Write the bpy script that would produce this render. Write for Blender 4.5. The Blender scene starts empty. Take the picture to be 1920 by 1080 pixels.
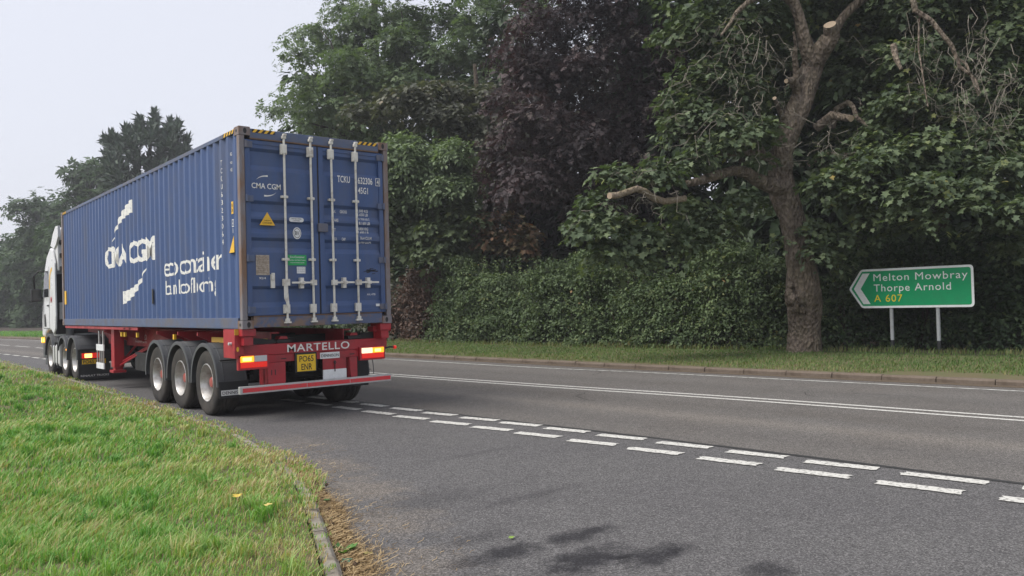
import bpy, bmesh, math, random
import numpy as np
from mathutils import Vector, Matrix

random.seed(7)
rng = np.random.default_rng(11)
scene = bpy.context.scene
COL = scene.collection

# ------------------------------------------------------------------ camera
CAM = np.array([-4.3632842, -11.28357708, 1.63113596])
YAW, PITCH, ROLL, FPX = 0.691072612, 0.0174510388, -0.0270685409, 1517.5433


def cam_basis(yaw, pitch, roll):
    cy, sy, cp, sp = math.cos(yaw), math.sin(yaw), math.cos(pitch), math.sin(pitch)
    f = np.array([sy * cp, cy * cp, sp]); r = np.array([cy, -sy, 0.0]); u = np.cross(r, f)
    c, s = math.cos(roll), math.sin(roll)
    return c * r + s * u, -s * r + c * u, f


CR, CU, CF = cam_basis(YAW, PITCH, ROLL)
cam_data = bpy.data.cameras.new('camera')
cam = bpy.data.objects.new('camera', cam_data)
COL.objects.link(cam)
cam.matrix_world = Matrix(((CR[0], CU[0], -CF[0], CAM[0]), (CR[1], CU[1], -CF[1], CAM[1]),
                           (CR[2], CU[2], -CF[2], CAM[2]), (0, 0, 0, 1)))
cam_data.sensor_width = 36.0
cam_data.lens = FPX / 1920 * 36.0
cam_data.clip_start = 0.05
cam_data.clip_end = 3000
scene.camera = cam

# ------------------------------------------------------------------ sky, sun, exposure
SUN_AZ, SUN_EL = math.radians(-70), math.radians(54)       # azimuth from +Y, clockwise
world = bpy.data.worlds.new('World')
scene.world = world
world.use_nodes = True
wn, wl = world.node_tree.nodes, world.node_tree.links
wn.clear()
sky = wn.new('ShaderNodeTexSky'); sky.sky_type = 'NISHITA'; sky.sun_disc = False
sky.sun_elevation = SUN_EL; sky.sun_rotation = SUN_AZ
sky.air_density = 1.0; sky.dust_density = 4.0
mixw = wn.new('ShaderNodeMix'); mixw.data_type = 'RGBA'; mixw.inputs[0].default_value = 0.88
wl.new(sky.outputs[0], mixw.inputs[6])
mixw.inputs[7].default_value = (4.35, 4.45, 4.9, 1)         # the even fog-grey cover over the blue sky
bg = wn.new('ShaderNodeBackground'); bg.inputs[1].default_value = 0.10
wl.new(mixw.outputs[2], bg.inputs[0])
wo = wn.new('ShaderNodeOutputWorld'); wl.new(bg.outputs[0], wo.inputs[0])

sun_d = bpy.data.lights.new('sun', 'SUN'); sun_d.energy = 2.0; sun_d.angle = math.radians(35)
sun_d.color = (1.0, 0.965, 0.9)
sun = bpy.data.objects.new('sun', sun_d); COL.objects.link(sun)
sv = Vector((math.sin(SUN_AZ) * math.cos(SUN_EL), math.cos(SUN_AZ) * math.cos(SUN_EL), math.sin(SUN_EL)))
sun.rotation_euler = sv.to_track_quat('Z', 'Y').to_euler()
sun.location = (0, 0, 60)

scene.view_settings.view_transform = 'Standard'
scene.view_settings.look = 'None'
scene.view_settings.gamma = 1
scene.view_settings.use_curve_mapping = False
scene.view_settings.exposure = 1.0
scene.render.engine = 'CYCLES'
scene.cycles.max_bounces = 6
scene.cycles.diffuse_bounces = 3
scene.cycles.glossy_bounces = 2
scene.cycles.transmission_bounces = 3
scene.cycles.volume_bounces = 0
scene.cycles.use_denoising = True


# ------------------------------------------------------------------ materials
def new_mat(name):
    m = bpy.data.materials.new(name); m.use_nodes = True
    nt = m.node_tree; nt.nodes.clear()
    out = nt.nodes.new('ShaderNodeOutputMaterial')
    p = nt.nodes.new('ShaderNodeBsdfPrincipled')
    nt.links.new(p.outputs[0], out.inputs[0])
    return m, nt, p, out


def rgba(c): return (c[0], c[1], c[2], 1)


def ramp(nt, fac, stops):
    r = nt.nodes.new('ShaderNodeValToRGB')
    el = r.color_ramp.elements
    while len(el) > 1: el.remove(el[0])
    el[0].position = stops[0][0]; el[0].color = rgba(stops[0][1])
    for p, c in stops[1:]:
        e = el.new(p); e.color = rgba(c)
    nt.links.new(fac, r.inputs[0])
    return r.outputs[0]


def noise(nt, scale, detail=4, rough=.55, vec=None, sc3=None):
    tc = nt.nodes.new('ShaderNodeTexCoord')
    src = tc.outputs['Object'] if vec is None else vec
    if sc3:
        mp = nt.nodes.new('ShaderNodeMapping'); mp.inputs['Scale'].default_value = sc3
        nt.links.new(src, mp.inputs[0]); src = mp.outputs[0]
    n = nt.nodes.new('ShaderNodeTexNoise')
    n.inputs['Scale'].default_value = scale; n.inputs['Detail'].default_value = detail
    n.inputs['Roughness'].default_value = rough
    nt.links.new(src, n.inputs['Vector'])
    return n.outputs['Fac']


def mixc(nt, fac, a, b, mode='MIX'):
    m = nt.nodes.new('ShaderNodeMix'); m.data_type = 'RGBA'; m.blend_type = mode
    for i, x in ((0, fac), (6, a), (7, b)):
        if isinstance(x, (tuple, list)): m.inputs[i].default_value = rgba(x)
        elif isinstance(x, (int, float)): m.inputs[i].default_value = x
        else: nt.links.new(x, m.inputs[i])
    return m.outputs[2]


def mth(nt, op, a, b=0.0, c=None):
    m = nt.nodes.new('ShaderNodeMath'); m.operation = op
    for i, x in ((0, a), (1, b)) + (((2, c),) if c is not None else ()):
        if isinstance(x, (int, float)): m.inputs[i].default_value = x
        else: nt.links.new(x, m.inputs[i])
    return m.outputs[0]


def maprange(nt, v, a, b, c=0.0, d=1.0):
    m = nt.nodes.new('ShaderNodeMapRange'); m.clamp = True
    nt.links.new(v, m.inputs[0])
    for i, x in enumerate((a, b, c, d)): m.inputs[i + 1].default_value = x
    return m.outputs[0]


def bump(nt, p, h, strength=.3, dist=.01):
    b = nt.nodes.new('ShaderNodeBump'); b.inputs['Strength'].default_value = strength
    b.inputs['Distance'].default_value = dist
    nt.links.new(h, b.inputs['Height']); nt.links.new(b.outputs[0], p.inputs['Normal'])


def paint(name, col, rough=.5, metal=0.0, dirt=.35, dirtcol=(.10, .085, .07), scale=3.0, lo=.5, hi=.75, sc3=None, bmp=0.0, spec=.4):
    """a painted or bare surface with blotchy wear of its own"""
    m, nt, p, _ = new_mat(name)
    n = noise(nt, scale, 6, .65, sc3=sc3)
    f = maprange(nt, n, lo, hi, 0, dirt)
    n2 = noise(nt, scale * 9, 3, .6)
    c = mixc(nt, maprange(nt, n2, .3, .7, 0, .25), col, tuple(x * .72 for x in col))
    nt.links.new(mixc(nt, f, c, dirtcol), p.inputs['Base Color'])
    nt.links.new(maprange(nt, n, .3, .7, max(rough - .1, .05), min(rough + .15, 1)), p.inputs['Roughness'])
    p.inputs['Metallic'].default_value = metal
    p.inputs['Specular IOR Level'].default_value = spec
    if bmp: bump(nt, p, n2, bmp, .004)
    return m


def emit(name, col, strength, base=None):
    m, nt, p, _ = new_mat(name)
    p.inputs['Base Color'].default_value = rgba(base or col)
    p.inputs['Emission Color'].default_value = rgba(col)
    p.inputs['Emission Strength'].default_value = strength
    p.inputs['Roughness'].default_value = .25
    return m


def leafmat(name, stops, rough=.5, trans=.25, spec=.35, tcol=None):
    m, nt, p, out = new_mat(name)
    a = nt.nodes.new('ShaderNodeAttribute'); a.attribute_name = 'tint'
    c = ramp(nt, a.outputs['Fac'], stops)
    nt.links.new(c, p.inputs['Base Color'])
    p.inputs['Roughness'].default_value = rough
    p.inputs['Specular IOR Level'].default_value = spec
    t = nt.nodes.new('ShaderNodeBsdfTranslucent')
    cc = mixc(nt, 1.0, c, tcol or (1.3, 1.5, .6), 'MULTIPLY')
    nt.links.new(cc, t.inputs[0])
    ms = nt.nodes.new('ShaderNodeMixShader'); ms.inputs[0].default_value = trans
    nt.links.new(p.outputs[0], ms.inputs[1]); nt.links.new(t.outputs[0], ms.inputs[2])
    nt.links.new(ms.outputs[0], out.inputs[0])
    return m


def asphalt(name, base, brown, stains=(), tracks=None, dust=()):
    m, nt, p, _ = new_mat(name)
    tc = nt.nodes.new('ShaderNodeTexCoord'); ob = tc.outputs['Object']
    vor = nt.nodes.new('ShaderNodeTexVoronoi'); vor.inputs['Scale'].default_value = 105
    nt.links.new(ob, vor.inputs['Vector'])
    sep = nt.nodes.new('ShaderNodeSeparateColor'); nt.links.new(vor.outputs['Color'], sep.inputs[0])
    fine = noise(nt, 160, 3, .7)
    g = mth(nt, 'ADD', mth(nt, 'MULTIPLY', sep.outputs[0], .6), mth(nt, 'MULTIPLY', fine, .5))
    c = ramp(nt, g, [(.15, tuple(x * .32 for x in base)), (.53, base), (.82, tuple(x * 1.8 for x in base)), (.97, (.38, .36, .33))])
    big = noise(nt, .55, 5, .6)
    c = mixc(nt, maprange(nt, big, .35, .7, 0, .6), c, brown, 'MULTIPLY')
    med = noise(nt, 3.1, 5, .65)
    c = mixc(nt, maprange(nt, med, .45, .75, 0, .3), c, (.62, .62, .64), 'MULTIPLY')
    sx = nt.nodes.new('ShaderNodeSeparateXYZ'); nt.links.new(ob, sx.inputs[0])
    wob = noise(nt, 2.2, 4, .7)
    if tracks:
        # polished wheel tracks and grey dust bands that run with the lane: t = x - (a + b*y)
        for a, b, w, colr, am in tracks:
            t = mth(nt, 'SUBTRACT', sx.outputs[0], mth(nt, 'ADD', mth(nt, 'MULTIPLY', sx.outputs[1], b), a))
            t = mth(nt, 'ADD', t, mth(nt, 'MULTIPLY', mth(nt, 'SUBTRACT', wob, .5), .35))
            f = maprange(nt, mth(nt, 'ABSOLUTE', t), 0, w, am, 0)
            c = mixc(nt, f, c, colr, 'MULTIPLY')
    for (x, y, rx, ry, am, sc_) in [s_ + ((.25, .25, .28),) for s_ in stains] + [d_ + ((1.55, 1.4, 1.2),) for d_ in dust]:
        dx = mth(nt, 'DIVIDE', mth(nt, 'SUBTRACT', sx.outputs[0], x), rx)
        dy = mth(nt, 'DIVIDE', mth(nt, 'SUBTRACT', sx.outputs[1], y), ry)
        d = mth(nt, 'SQRT', mth(nt, 'ADD', mth(nt, 'MULTIPLY', dx, dx), mth(nt, 'MULTIPLY', dy, dy)))
        d = mth(nt, 'ADD', d, mth(nt, 'MULTIPLY', mth(nt, 'SUBTRACT', noise(nt, 4.5, 5, .7), .5), 2.2))
        c = mixc(nt, maprange(nt, d, .35, 1.0, am, 0), c, sc_, 'MULTIPLY')
    nt.links.new(c, p.inputs['Base Color'])
    p.inputs['Roughness'].default_value = .85
    p.inputs['Specular IOR Level'].default_value = .3
    bump(nt, p, g, .6, .006)
    return m


# ------------------------------------------------------------------ object helpers
def tag(o, label=None, cat=None, group=None, kind=None):
    if label: o['label'] = label
    if cat: o['category'] = cat
    if group: o['group'] = group
    if kind: o['kind'] = kind
    return o


def empty(name, loc, label, cat, group=None):
    o = bpy.data.objects.new(name, None); COL.objects.link(o)
    o.location = loc; o.empty_display_size = .3
    return tag(o, label, cat, group)


class MB:
    """collects shapes, links them as one mesh object; coordinates are world, shifted to the parent's origin"""
    def __init__(s): s.v, s.f, s.m = [], [], []

    def add(s, vs, fs, mi=0):
        b = len(s.v); s.v += [tuple(x) for x in vs]
        s.f += [tuple(b + i for i in f) for f in fs]; s.m += [mi] * len(fs)
        return s

    def box(s, x0, x1, y0, y1, z0, z1, mi=0):
        return s.add([(x0, y0, z0), (x1, y0, z0), (x1, y1, z0), (x0, y1, z0), (x0, y0, z1), (x1, y0, z1), (x1, y1, z1), (x0, y1, z1)],
                     [(0, 3, 2, 1), (4, 5, 6, 7), (0, 1, 5, 4), (1, 2, 6, 5), (2, 3, 7, 6), (3, 0, 4, 7)], mi)

    def prism(s, pts, axis, a0, a1, mi=0):
        """pts: 2D outline; axis 0: (y,z), axis 1: (x,z), axis 2: (x,y)"""
        def P(p, a): return (a, p[0], p[1]) if axis == 0 else (p[0], a, p[1]) if axis == 1 else (p[0], p[1], a)
        n = len(pts)
        return s.add([P(p, a0) for p in pts] + [P(p, a1) for p in pts],
                     [tuple(range(n))[::-1], tuple(range(n, 2 * n))] + [(i, (i + 1) % n, n + (i + 1) % n, n + i) for i in range(n)], mi)

    def tube(s, pts, radii, n=8, caps=True, mi=0, capmi=None, rough=0.0):
        pts = [Vector(p) for p in pts]
        if isinstance(radii, (int, float)): radii = [radii] * len(pts)
        b = len(s.v); up = Vector((.3, .2, .93)).normalized(); prev = None
        for i, p in enumerate(pts):
            t = (pts[min(i + 1, len(pts) - 1)] - pts[max(i - 1, 0)]).normalized()
            if prev is None:
                a = t.cross(up)
                if a.length < .1: a = t.cross(Vector((1, 0, 0)))
            else: a = prev - t * prev.dot(t)
            a.normalize(); prev = a; c = t.cross(a)
            for k in range(n):
                an = 2 * math.pi * k / n; r = radii[i] * (1 + rough * random.uniform(-1, 1))
                s.v.append(tuple(p + a * (math.cos(an) * r) + c * (math.sin(an) * r)))
        for i in range(len(pts) - 1):
            for k in range(n):
                s.f.append((b + i * n + k, b + i * n + (k + 1) % n, b + (i + 1) * n + (k + 1) % n, b + (i + 1) * n + k)); s.m.append(mi)
        if caps:
            s.f.append(tuple(b + k for k in range(n))[::-1]); s.m.append(mi)
            s.f.append(tuple(b + (len(pts) - 1) * n + k for k in range(n))); s.m.append(mi if capmi is None else capmi)
        return s

    def cyl(s, p0, p1, r, n=16, mi=0, r1=None): return s.tube([p0, p1], [r, r if r1 is None else r1], n, True, mi)

    def lathe(s, prof, c, n=32, mi=0, close=False):
        """prof: (radius, x offset) round an axle along X at centre c"""
        b = len(s.v); k = len(prof)
        for i in range(n):
            a = 2 * math.pi * i / n
            for r, h in prof: s.v.append((c[0] + h, c[1] + r * math.cos(a), c[2] + r * math.sin(a)))
        for i in range(n):
            j = (i + 1) % n
            for q in range(k if close else k - 1):
                q2 = (q + 1) % k
                s.f.append((b + i * k + q, b + i * k + q2, b + j * k + q2, b + j * k + q)); s.m.append(mi)
        return s

    def build(s, name, mats, parent=None, smooth=False, bevel=0.0, label=None):
        me = bpy.data.meshes.new(name)
        off = parent_origin(parent)
        me.from_pydata([(x - off[0], y - off[1], z - off[2]) for x, y, z in s.v], [], s.f)
        if not isinstance(mats, (list, tuple)): mats = [mats]
        for m in mats: me.materials.append(m)
        me.polygons.foreach_set('material_index', s.m)
        if smooth: me.polygons.foreach_set('use_smooth', [True] * len(s.f))
        me.update()
        bm = bmesh.new(); bm.from_mesh(me); bmesh.ops.recalc_face_normals(bm, faces=bm.faces); bm.to_mesh(me); bm.free()
        o = bpy.data.objects.new(name, me); COL.objects.link(o)
        if parent: o.parent = parent
        if bevel:
            md = o.modifiers.new('bevel', 'BEVEL'); md.width = bevel; md.segments = 2; md.limit_method = 'ANGLE'
        if smooth == 'auto':
            me.polygons.foreach_set('use_smooth', [True] * len(s.f))
            try: me.set_sharp_from_angle(angle=math.radians(38))
            except Exception: pass
        if label: o['label'] = label
        return o


def parent_origin(p):
    o = Vector((0, 0, 0))
    while p: o = o + p.location; p = p.parent
    return o


def np_mesh(name, V, F, mat, tint=None, parent=None, smooth=False):
    """fast triangle mesh from arrays in world coordinates"""
    off = np.array(parent_origin(parent))
    V = (V - off).astype(np.float32); F = F.astype(np.int32)
    me = bpy.data.meshes.new(name)
    me.vertices.add(len(V)); me.vertices.foreach_set('co', V.ravel())
    me.loops.add(F.size); me.loops.foreach_set('vertex_index', F.ravel())
    me.polygons.add(len(F)); me.polygons.foreach_set('loop_start', np.arange(0, F.size, 3, dtype=np.int32))
    me.polygons.foreach_set('loop_total', np.full(len(F), 3, dtype=np.int32))
    me.update(calc_edges=True)
    if tint is not None:
        a = me.attributes.new('tint', 'FLOAT', 'POINT'); a.data.foreach_set('value', tint.astype(np.float32).ravel())
    me.materials.append(mat)
    o = bpy.data.objects.new(name, me); COL.objects.link(o)
    if parent: o.parent = parent
    return o


_font_cache = {}


def text_geo(s, weight=0.0, spacing=1.0):
    key = (s, weight, spacing)
    if key not in _font_cache:
        cu = bpy.data.curves.new('t', 'FONT'); cu.body = s; cu.size = 1; cu.offset = weight * .35
        cu.space_character = spacing; cu.resolution_u = 3; cu.fill_mode = 'FRONT'
        ob = bpy.data.objects.new('t', cu); COL.objects.link(ob)
        dg = bpy.context.evaluated_depsgraph_get(); me = bpy.data.meshes.new_from_object(ob.evaluated_get(dg))
        V = [(v.co.x, v.co.y) for v in me.vertices]; F = [tuple(p.vertices) for p in me.polygons]
        bpy.data.objects.remove(ob); bpy.data.curves.remove(cu); bpy.data.meshes.remove(me)
        _font_cache[key] = (V, F)
    return _font_cache[key]


def lettering(s, mat, x0, x1, z0, z1, plane, parent, weight=0.012, spacing=1.0, name='lettering', rot90=False, conform=None, squash=None):
    """flat print fitted in a box. plane=('y', c): faces -Y, runs along +X;  ('x', c): faces -X, runs from high y to low y"""
    V, F = text_geo(s, weight, spacing)
    A = np.array(V); mn, mx = A.min(0), A.max(0)
    U = (A - mn) / (mx - mn)
    if rot90: U = np.stack([1 - U[:, 1], 1 - U[:, 0]], 1); U[:, 0] = 1 - U[:, 0]
    X = x0 + (x1 - x0) * U[:, 0]; Z = z0 + (z1 - z0) * U[:, 1]
    if conform:
        bm = bmesh.new(); vs = [bm.verts.new((a, b, 0)) for a, b in zip(X, Z)]
        for f in F:
            try: bm.faces.new([vs[i] for i in f])
            except ValueError: pass
        fn, cuts = conform
        lo, hi = min(x0, x1), max(x0, x1)
        for c in cuts:
            if lo < c < hi:
                bmesh.ops.bisect_plane(bm, geom=bm.verts[:] + bm.edges[:] + bm.faces[:], plane_co=(c, 0, 0), plane_no=(1, 0, 0))
        bm.verts.index_update()
        pts = [(fn(v.co.x) - .003, v.co.x, v.co.y) for v in bm.verts]
        F = [tuple(v.index for v in f.verts) for f in bm.faces]
        bm.free()
    elif plane[0] == 'y': pts = [(a, plane[1], b) for a, b in zip(X, Z)]
    else: pts = [(plane[1], a, b) for a, b in zip(X, Z)]
    mb = MB().add(pts, F)
    off = parent_origin(parent)
    me = bpy.data.meshes.new(name); me.from_pydata([tuple(np.array(p) - np.array(off)) for p in pts], [], F)
    me.materials.append(mat)
    o = bpy.data.objects.new(name, me); COL.objects.link(o); o.parent = parent
    return o


def at(u, v, depth):
    """the point of the place that lies `depth` metres into the view at photo pixel (u, v)"""
    return CAM + depth * (CF + CR * ((u - 960) / FPX) + CU * (-(v - 540) / FPX))


def lerp_curve(pts, y):
    """x of a ground line at y; pts sorted by y"""
    ys = [p[1] for p in pts]; xs = [p[0] for p in pts]
    return float(np.interp(y, ys, xs))


# ------------------------------------------------------------------ ground lines (x, y), from near to far
KERB_FAR = [(11.6, -16), (10.56, -6.35), (9.95, -.9), (9.47, 4.65), (8.95, 10.7), (8.3, 18), (7.1, 35), (5.2, 52), (3.2, 64), (-1, 78), (-9, 94), (-22, 112)]
VERGE_FAR_IN = [(12.6, -16), (11.4, -6.35)]
KERB_NEAR = [(-30, -13.4), (-12, -12.6), (-6.6, -11.6), (-4.6, -10.4), (-3.25, -9.0), (-2.62, -8.0), (-2.26, -7.27), (-1.83, -6.21), (-1.20, -4.51), (-.88, -3.04), (-.64, -1.6), (-.50, 0), (-.38, 4.2), (-.18, 13.2), (-.26, 22), (-.75, 29), (-1.6, 36), (-3.4, 48), (-7, 62), (-14, 80), (-26, 98)]
LINE_EDGE = [(10.9, -14), (10.02, -6.53), (9.24, .79), (8.79, 3.88), (8.32, 10.91), (7.75, 18), (6.55, 35), (4.65, 52), (2.7, 64), (-1.5, 77)]
LINE_MID = [(7.75, -14), (7.11, -7.48), (6.74, -3.5), (6.15, .85), (5.51, 6.79), (4.7, 16), (3.9, 26), (3.22, 34.6), (2.4, 44.1), (1.0, 54), (-1.0, 63), (-5, 76)]
SEAM = [(3.9, -16), (3.32, -10), (3.16, -8), (2.92, -5), (2.7, -2.8), (2.5, -.2), (2.2, 6), (1.85, 14), (1.45, 22), (.95, 28.9), (.2, 36), (-1.4, 48), (-4.6, 62), (-11, 80), (-23, 98)]


def smooth_line(pts, n=6):
    out = []
    P = [Vector((p[0], p[1])) for p in pts]
    for i in range(len(P) - 1):
        p0, p1, p2, p3 = P[max(i - 1, 0)], P[i], P[i + 1], P[min(i + 2, len(P) - 1)]
        for k in range(n):
            t = k / n
            out.append(tuple(.5 * ((2 * p1) + (p2 - p0) * t + (2 * p0 - 5 * p1 + 4 * p2 - p3) * t * t + (3 * p1 - p0 - 3 * p2 + p3) * t ** 3)))
    out.append(tuple(P[-1]))
    return out


def resample(pts, step):
    P = np.array(pts); d = np.r_[0, np.cumsum(np.linalg.norm(np.diff(P, axis=0), axis=1))]
    n = max(int(d[-1] / step), 2); t = np.linspace(0, d[-1], n + 1)
    return np.stack([np.interp(t, d, P[:, 0]), np.interp(t, d, P[:, 1])], 1)


def offset_line(pts, off):
    P = np.array(pts); T = np.gradient(P, axis=0); T /= np.linalg.norm(T, axis=1)[:, None] + 1e-9
    return P + np.stack([T[:, 1], -T[:, 0]], 1) * off     # + = to the right of the travel direction (towards +x)


def ribbon(name, A, B, z, mat, za=None, zb=None, kind='structure'):
    """strip between lines A and B (same length)"""
    n = len(A); v = [(a[0], a[1], z if za is None else za) for a in A] + [(b[0], b[1], z if zb is None else zb) for b in B]
    f = [(i, i + 1, n + i + 1, n + i) for i in range(n - 1)]
    o = MB().add(v, f).build(name, mat)
    if kind: o['kind'] = kind
    return o


M_road = asphalt('carriageway asphalt', (.108, .101, .095), (.88, .84, .80),
                 tracks=[(4.25, -.083, .45, (1.38, 1.35, 1.3), .8), (3.35, -.083, .5, (.8, .8, .82), .5), (5.25, -.083, .5, (.78, .77, .76), .6),
                         (7.6, -.083, .5, (.8, .8, .8), .5), (8.5, -.083, .5, (1.15, 1.15, 1.15), .6)])
M_side = asphalt('lay-by asphalt', (.092, .089, .089), (.80, .79, .82),
                 stains=[(-1.08, -7.15, .48, .18, .95), (-.75, -7.62, .42, .22, 1.0), (-.40, -7.85, .40, .18, 1.0), (-.42, -7.2, .42, .15, .95), (-.95, -6.75, .35, .12, .45), (.1, -6.1, .7, .1, .35),
                         (-.15, -8.5, .22, .16, .8), (1.0, -4.2, .9, .10, .25), (-.6, -5.6, .8, .3, .3), (2.2, -9.6, .4, .2, .4)],
                 dust=[(-.55, -3.6, .45, .8, .6), (-.85, -4.8, .5, .7, .7), (-1.25, -5.9, .55, .6, .6), (-1.7, -6.9, .55, .6, .55), (-.2, -2.0, .5, 1.0, .4)])
M_line = paint('road marking paint', (.56, .55, .515), .75, dirt=.9, dirtcol=(.13, .125, .115), scale=30, lo=.50, hi=.64, bmp=.4)
M_line_thin = paint('worn edge line paint', (.55, .55, .52), .75, dirt=.8, dirtcol=(.12, .11, .105), scale=7, lo=.45, hi=.65)
M_kerb = paint('old kerb concrete', (.15, .118, .092), .9, dirt=.6, dirtcol=(.075, .055, .04), scale=5, lo=.4, hi=.65, bmp=.6)
M_kerb_near = paint('grey kerb concrete', (.25, .225, .19), .9, dirt=.85, dirtcol=(.12, .10, .075), scale=7, lo=.4, hi=.65, bmp=.6)
M_soil = paint('verge soil and thatch', (.10, .105, .042), 1, dirt=.7, dirtcol=(.13, .095, .055), scale=2.5, lo=.4, hi=.6, bmp=.8)
M_field = paint('field ground', (.10, .12, .045), 1, dirt=.6, dirtcol=(.14, .11, .05), scale=.3)
M_leaflitter = paint('leaf mould under the trees', (.045, .034, .022), 1, dirt=.6, dirtcol=(.07, .05, .03), scale=3, bmp=.7)

# ------------------------------------------------------------------ ground
g = MB(); R = 900
g.add([(-R, -R, -.06), (R, -R, -.06), (R, R, -.06), (-R, R, -.06)], [(0, 1, 2, 3)])
tag(g.build('ground', M_field), kind='structure')

seam = resample(smooth_line(SEAM), .5); ny = len(seam)
kf = resample(smooth_line(KERB_FAR), .5)
# main carriageway: seam -> far kerb, side road / lay-by: everything on the near side of the seam
kfi = np.stack([np.interp(np.linspace(0, 1, ny), np.linspace(0, 1, len(kf)), kf[:, 0]), np.interp(np.linspace(0, 1, ny), np.linspace(0, 1, len(kf)), kf[:, 1])], 1)
ribbon('road', seam, kfi, 0.0, M_road)
left = seam.copy(); left[:, 0] = seam[:, 0] - 22
ribbon('side_road', left, seam - np.array([.012, 0]), 0.0, M_side)
M_tar = paint('tar seam', (.03, .03, .031), .6, dirt=.4, scale=20)
sm = np.array([p for p in seam if -12 < p[1] < 30])
wob = np.array([[random.uniform(-.012, .012), 0] for _ in sm])
tag(ribbon('tar_seam', sm - np.array([.035, 0]) + wob, sm + np.array([.03, 0]) + wob[::-1], .004, M_tar), kind='structure')

# verges ----------------------------------------------------------------
kn = np.array(smooth_line(KERB_NEAR, 8))
KN_BACK = offset_line(kn, -.13)
vb = KN_BACK.copy(); m = MB()
outer = np.stack([np.minimum(vb[:, 0] - 30, -34), vb[:, 1] * 1.0 + 3], 1)
NR = 22


def ground_noise(x, y):
    return .035 * (np.sin(x * 1.3 + y * .7) + np.sin(x * .55 - y * 1.1 + 2) + .5 * np.sin(x * 3.1 + y * 2.3))


vv = []
for a, b in zip(vb, outer):
    for k in range(NR + 1):
        t = (k / NR) ** 2
        x, y = a[0] + (b[0] - a[0]) * t, a[1] + (b[1] - a[1]) * t
        d = math.hypot(x - a[0], y - a[1])
        vv.append((x, y, .105 + min(d, .6) / .6 * (.03 + float(ground_noise(x, y)) * .8)))
ff = [(i * (NR + 1) + k, i * (NR + 1) + k + 1, (i + 1) * (NR + 1) + k + 1, (i + 1) * (NR + 1) + k) for i in range(len(vb) - 1) for k in range(NR)]
tag(MB().add(vv, ff).build('grass_verge', M_soil, smooth=True), kind='structure')

kf2 = resample(smooth_line(KERB_FAR), 1.0)
b0 = offset_line(kf2, .14); b1 = offset_line(kf2, 2.0); b2 = offset_line(kf2, 5.2); b3 = offset_line(kf2, 60)
vv = []; n = len(kf2)
for L, z in ((b0, .105), (b1, .11), (b2, .12), (b3, .35)): vv += [(p[0], p[1], z + (float(ground_noise(p[0], p[1])) * .5 if z > .12 else 0)) for p in L]
ff = [(r * n + i, r * n + i + 1, (r + 1) * n + i + 1, (r + 1) * n + i) for r in range(3) for i in range(n - 1)]
mb = MB(); mb.add(vv, ff)
mb.m = [0] * ((n - 1) * 2) + [1] * (n - 1)
tag(mb.build('far_verge', [M_soil, M_leaflitter], smooth=True), kind='structure')


# kerbs: each stone its own piece ---------------------------------------
def kerb(name, line, y0, y1, mat, step, side, h, wdt, jitter):
    root = bpy.data.objects.new(name, None); COL.objects.link(root); root['kind'] = 'structure'
    P = resample(line, step); P = P[(P[:, 1] > y0) & (P[:, 1] < y1)]
    sh = None
    for i in range(len(P) - 1):
        a, b = P[i], P[i + 1]; L = float(np.linalg.norm(b - a)); ang = math.atan2(b[1] - a[1], b[0] - a[0])
        if sh is None:
            mbk = MB(); l2 = step * .5 - .006
            prof = [(0, -.15), (0, h - .03), (.03, h), (wdt, h), (wdt, -.15)]
            prof = [(q[0] * side, q[1]) for q in prof]
            mbk.prism(prof, 0, -l2, l2)
            o = mbk.build('kerbstone', mat, bevel=.006); sh = o
        else:
            o = sh.copy(); COL.objects.link(o)
        o.parent = root
        c = (a + b) / 2
        o.location = (c[0] + random.uniform(-jitter, jitter), c[1], random.uniform(-jitter, jitter) * .7)
        o.scale = (L / step, 1, 1)
        o.rotation_euler = (0, 0, ang + random.uniform(-1, 1) * jitter * .6)
    return root


kerb('far_kerb', smooth_line(KERB_FAR), -13, 60, M_kerb, .914, -1, .115, .14, .008)
kerb('near_kerb', smooth_line(KERB_NEAR, 8), -12.3, 24, M_kerb_near, .62, 1, .105, .10, .010)

# dirt lying in the gutter of the far kerb
gl = resample(smooth_line(KERB_FAR), .4); gl = gl[(gl[:, 1] > -13) & (gl[:, 1] < 50)]
w1 = np.array([random.uniform(.05, .16) for _ in gl])
M_dirt = paint('gutter dirt', (.10, .075, .052), 1, dirt=.6, dirtcol=(.05, .04, .03), scale=9, bmp=.6)
ga = offset_line(gl, 0.0)
T = np.gradient(gl, axis=0); T /= np.linalg.norm(T, axis=1)[:, None]
gb = gl - np.stack([T[:, 1], -T[:, 0]], 1) * w1[:, None]
tag(ribbon('gutter_dirt', gb, ga, .004, M_dirt, za=.004, zb=.02), kind='structure')


# road markings -----------------------------------------------------------
def strip(name, line, off, w, z, mat, y0, y1, dash=None, step=.4, root=None):
    P = resample(smooth_line(line), step); P = P[(P[:, 1] > y0) & (P[:, 1] < y1)]
    a, b = offset_line(P, off - w / 2), offset_line(P, off + w / 2)
    n = len(P); v = [(q[0], q[1], z) for q in a] + [(q[0], q[1], z) for q in b]
    f = [(i, i + 1, n + i + 1, n + i) for i in range(n - 1) if dash is None or (i % dash[0]) < dash[1]]
    return tag(MB().add(v, f).build(name, mat), kind='structure')


strip('centre_line', LINE_MID, 0, .105, .004, M_line, -14, 24)
strip('centre_line', LINE_MID, -.30, .105, .004, M_line, -14, 24)
strip('centre_line', LINE_MID, -.12, .12, .004, M_line, 24, 70, dash=(10, 7))
strip('edge_line', LINE_EDGE, 0, .085, .004, M_line_thin, -14, 75)
strip('edge_line', SEAM, -.05, .13, .008, M_line, 16, 70, dash=(3, 2), step=.5)

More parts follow.
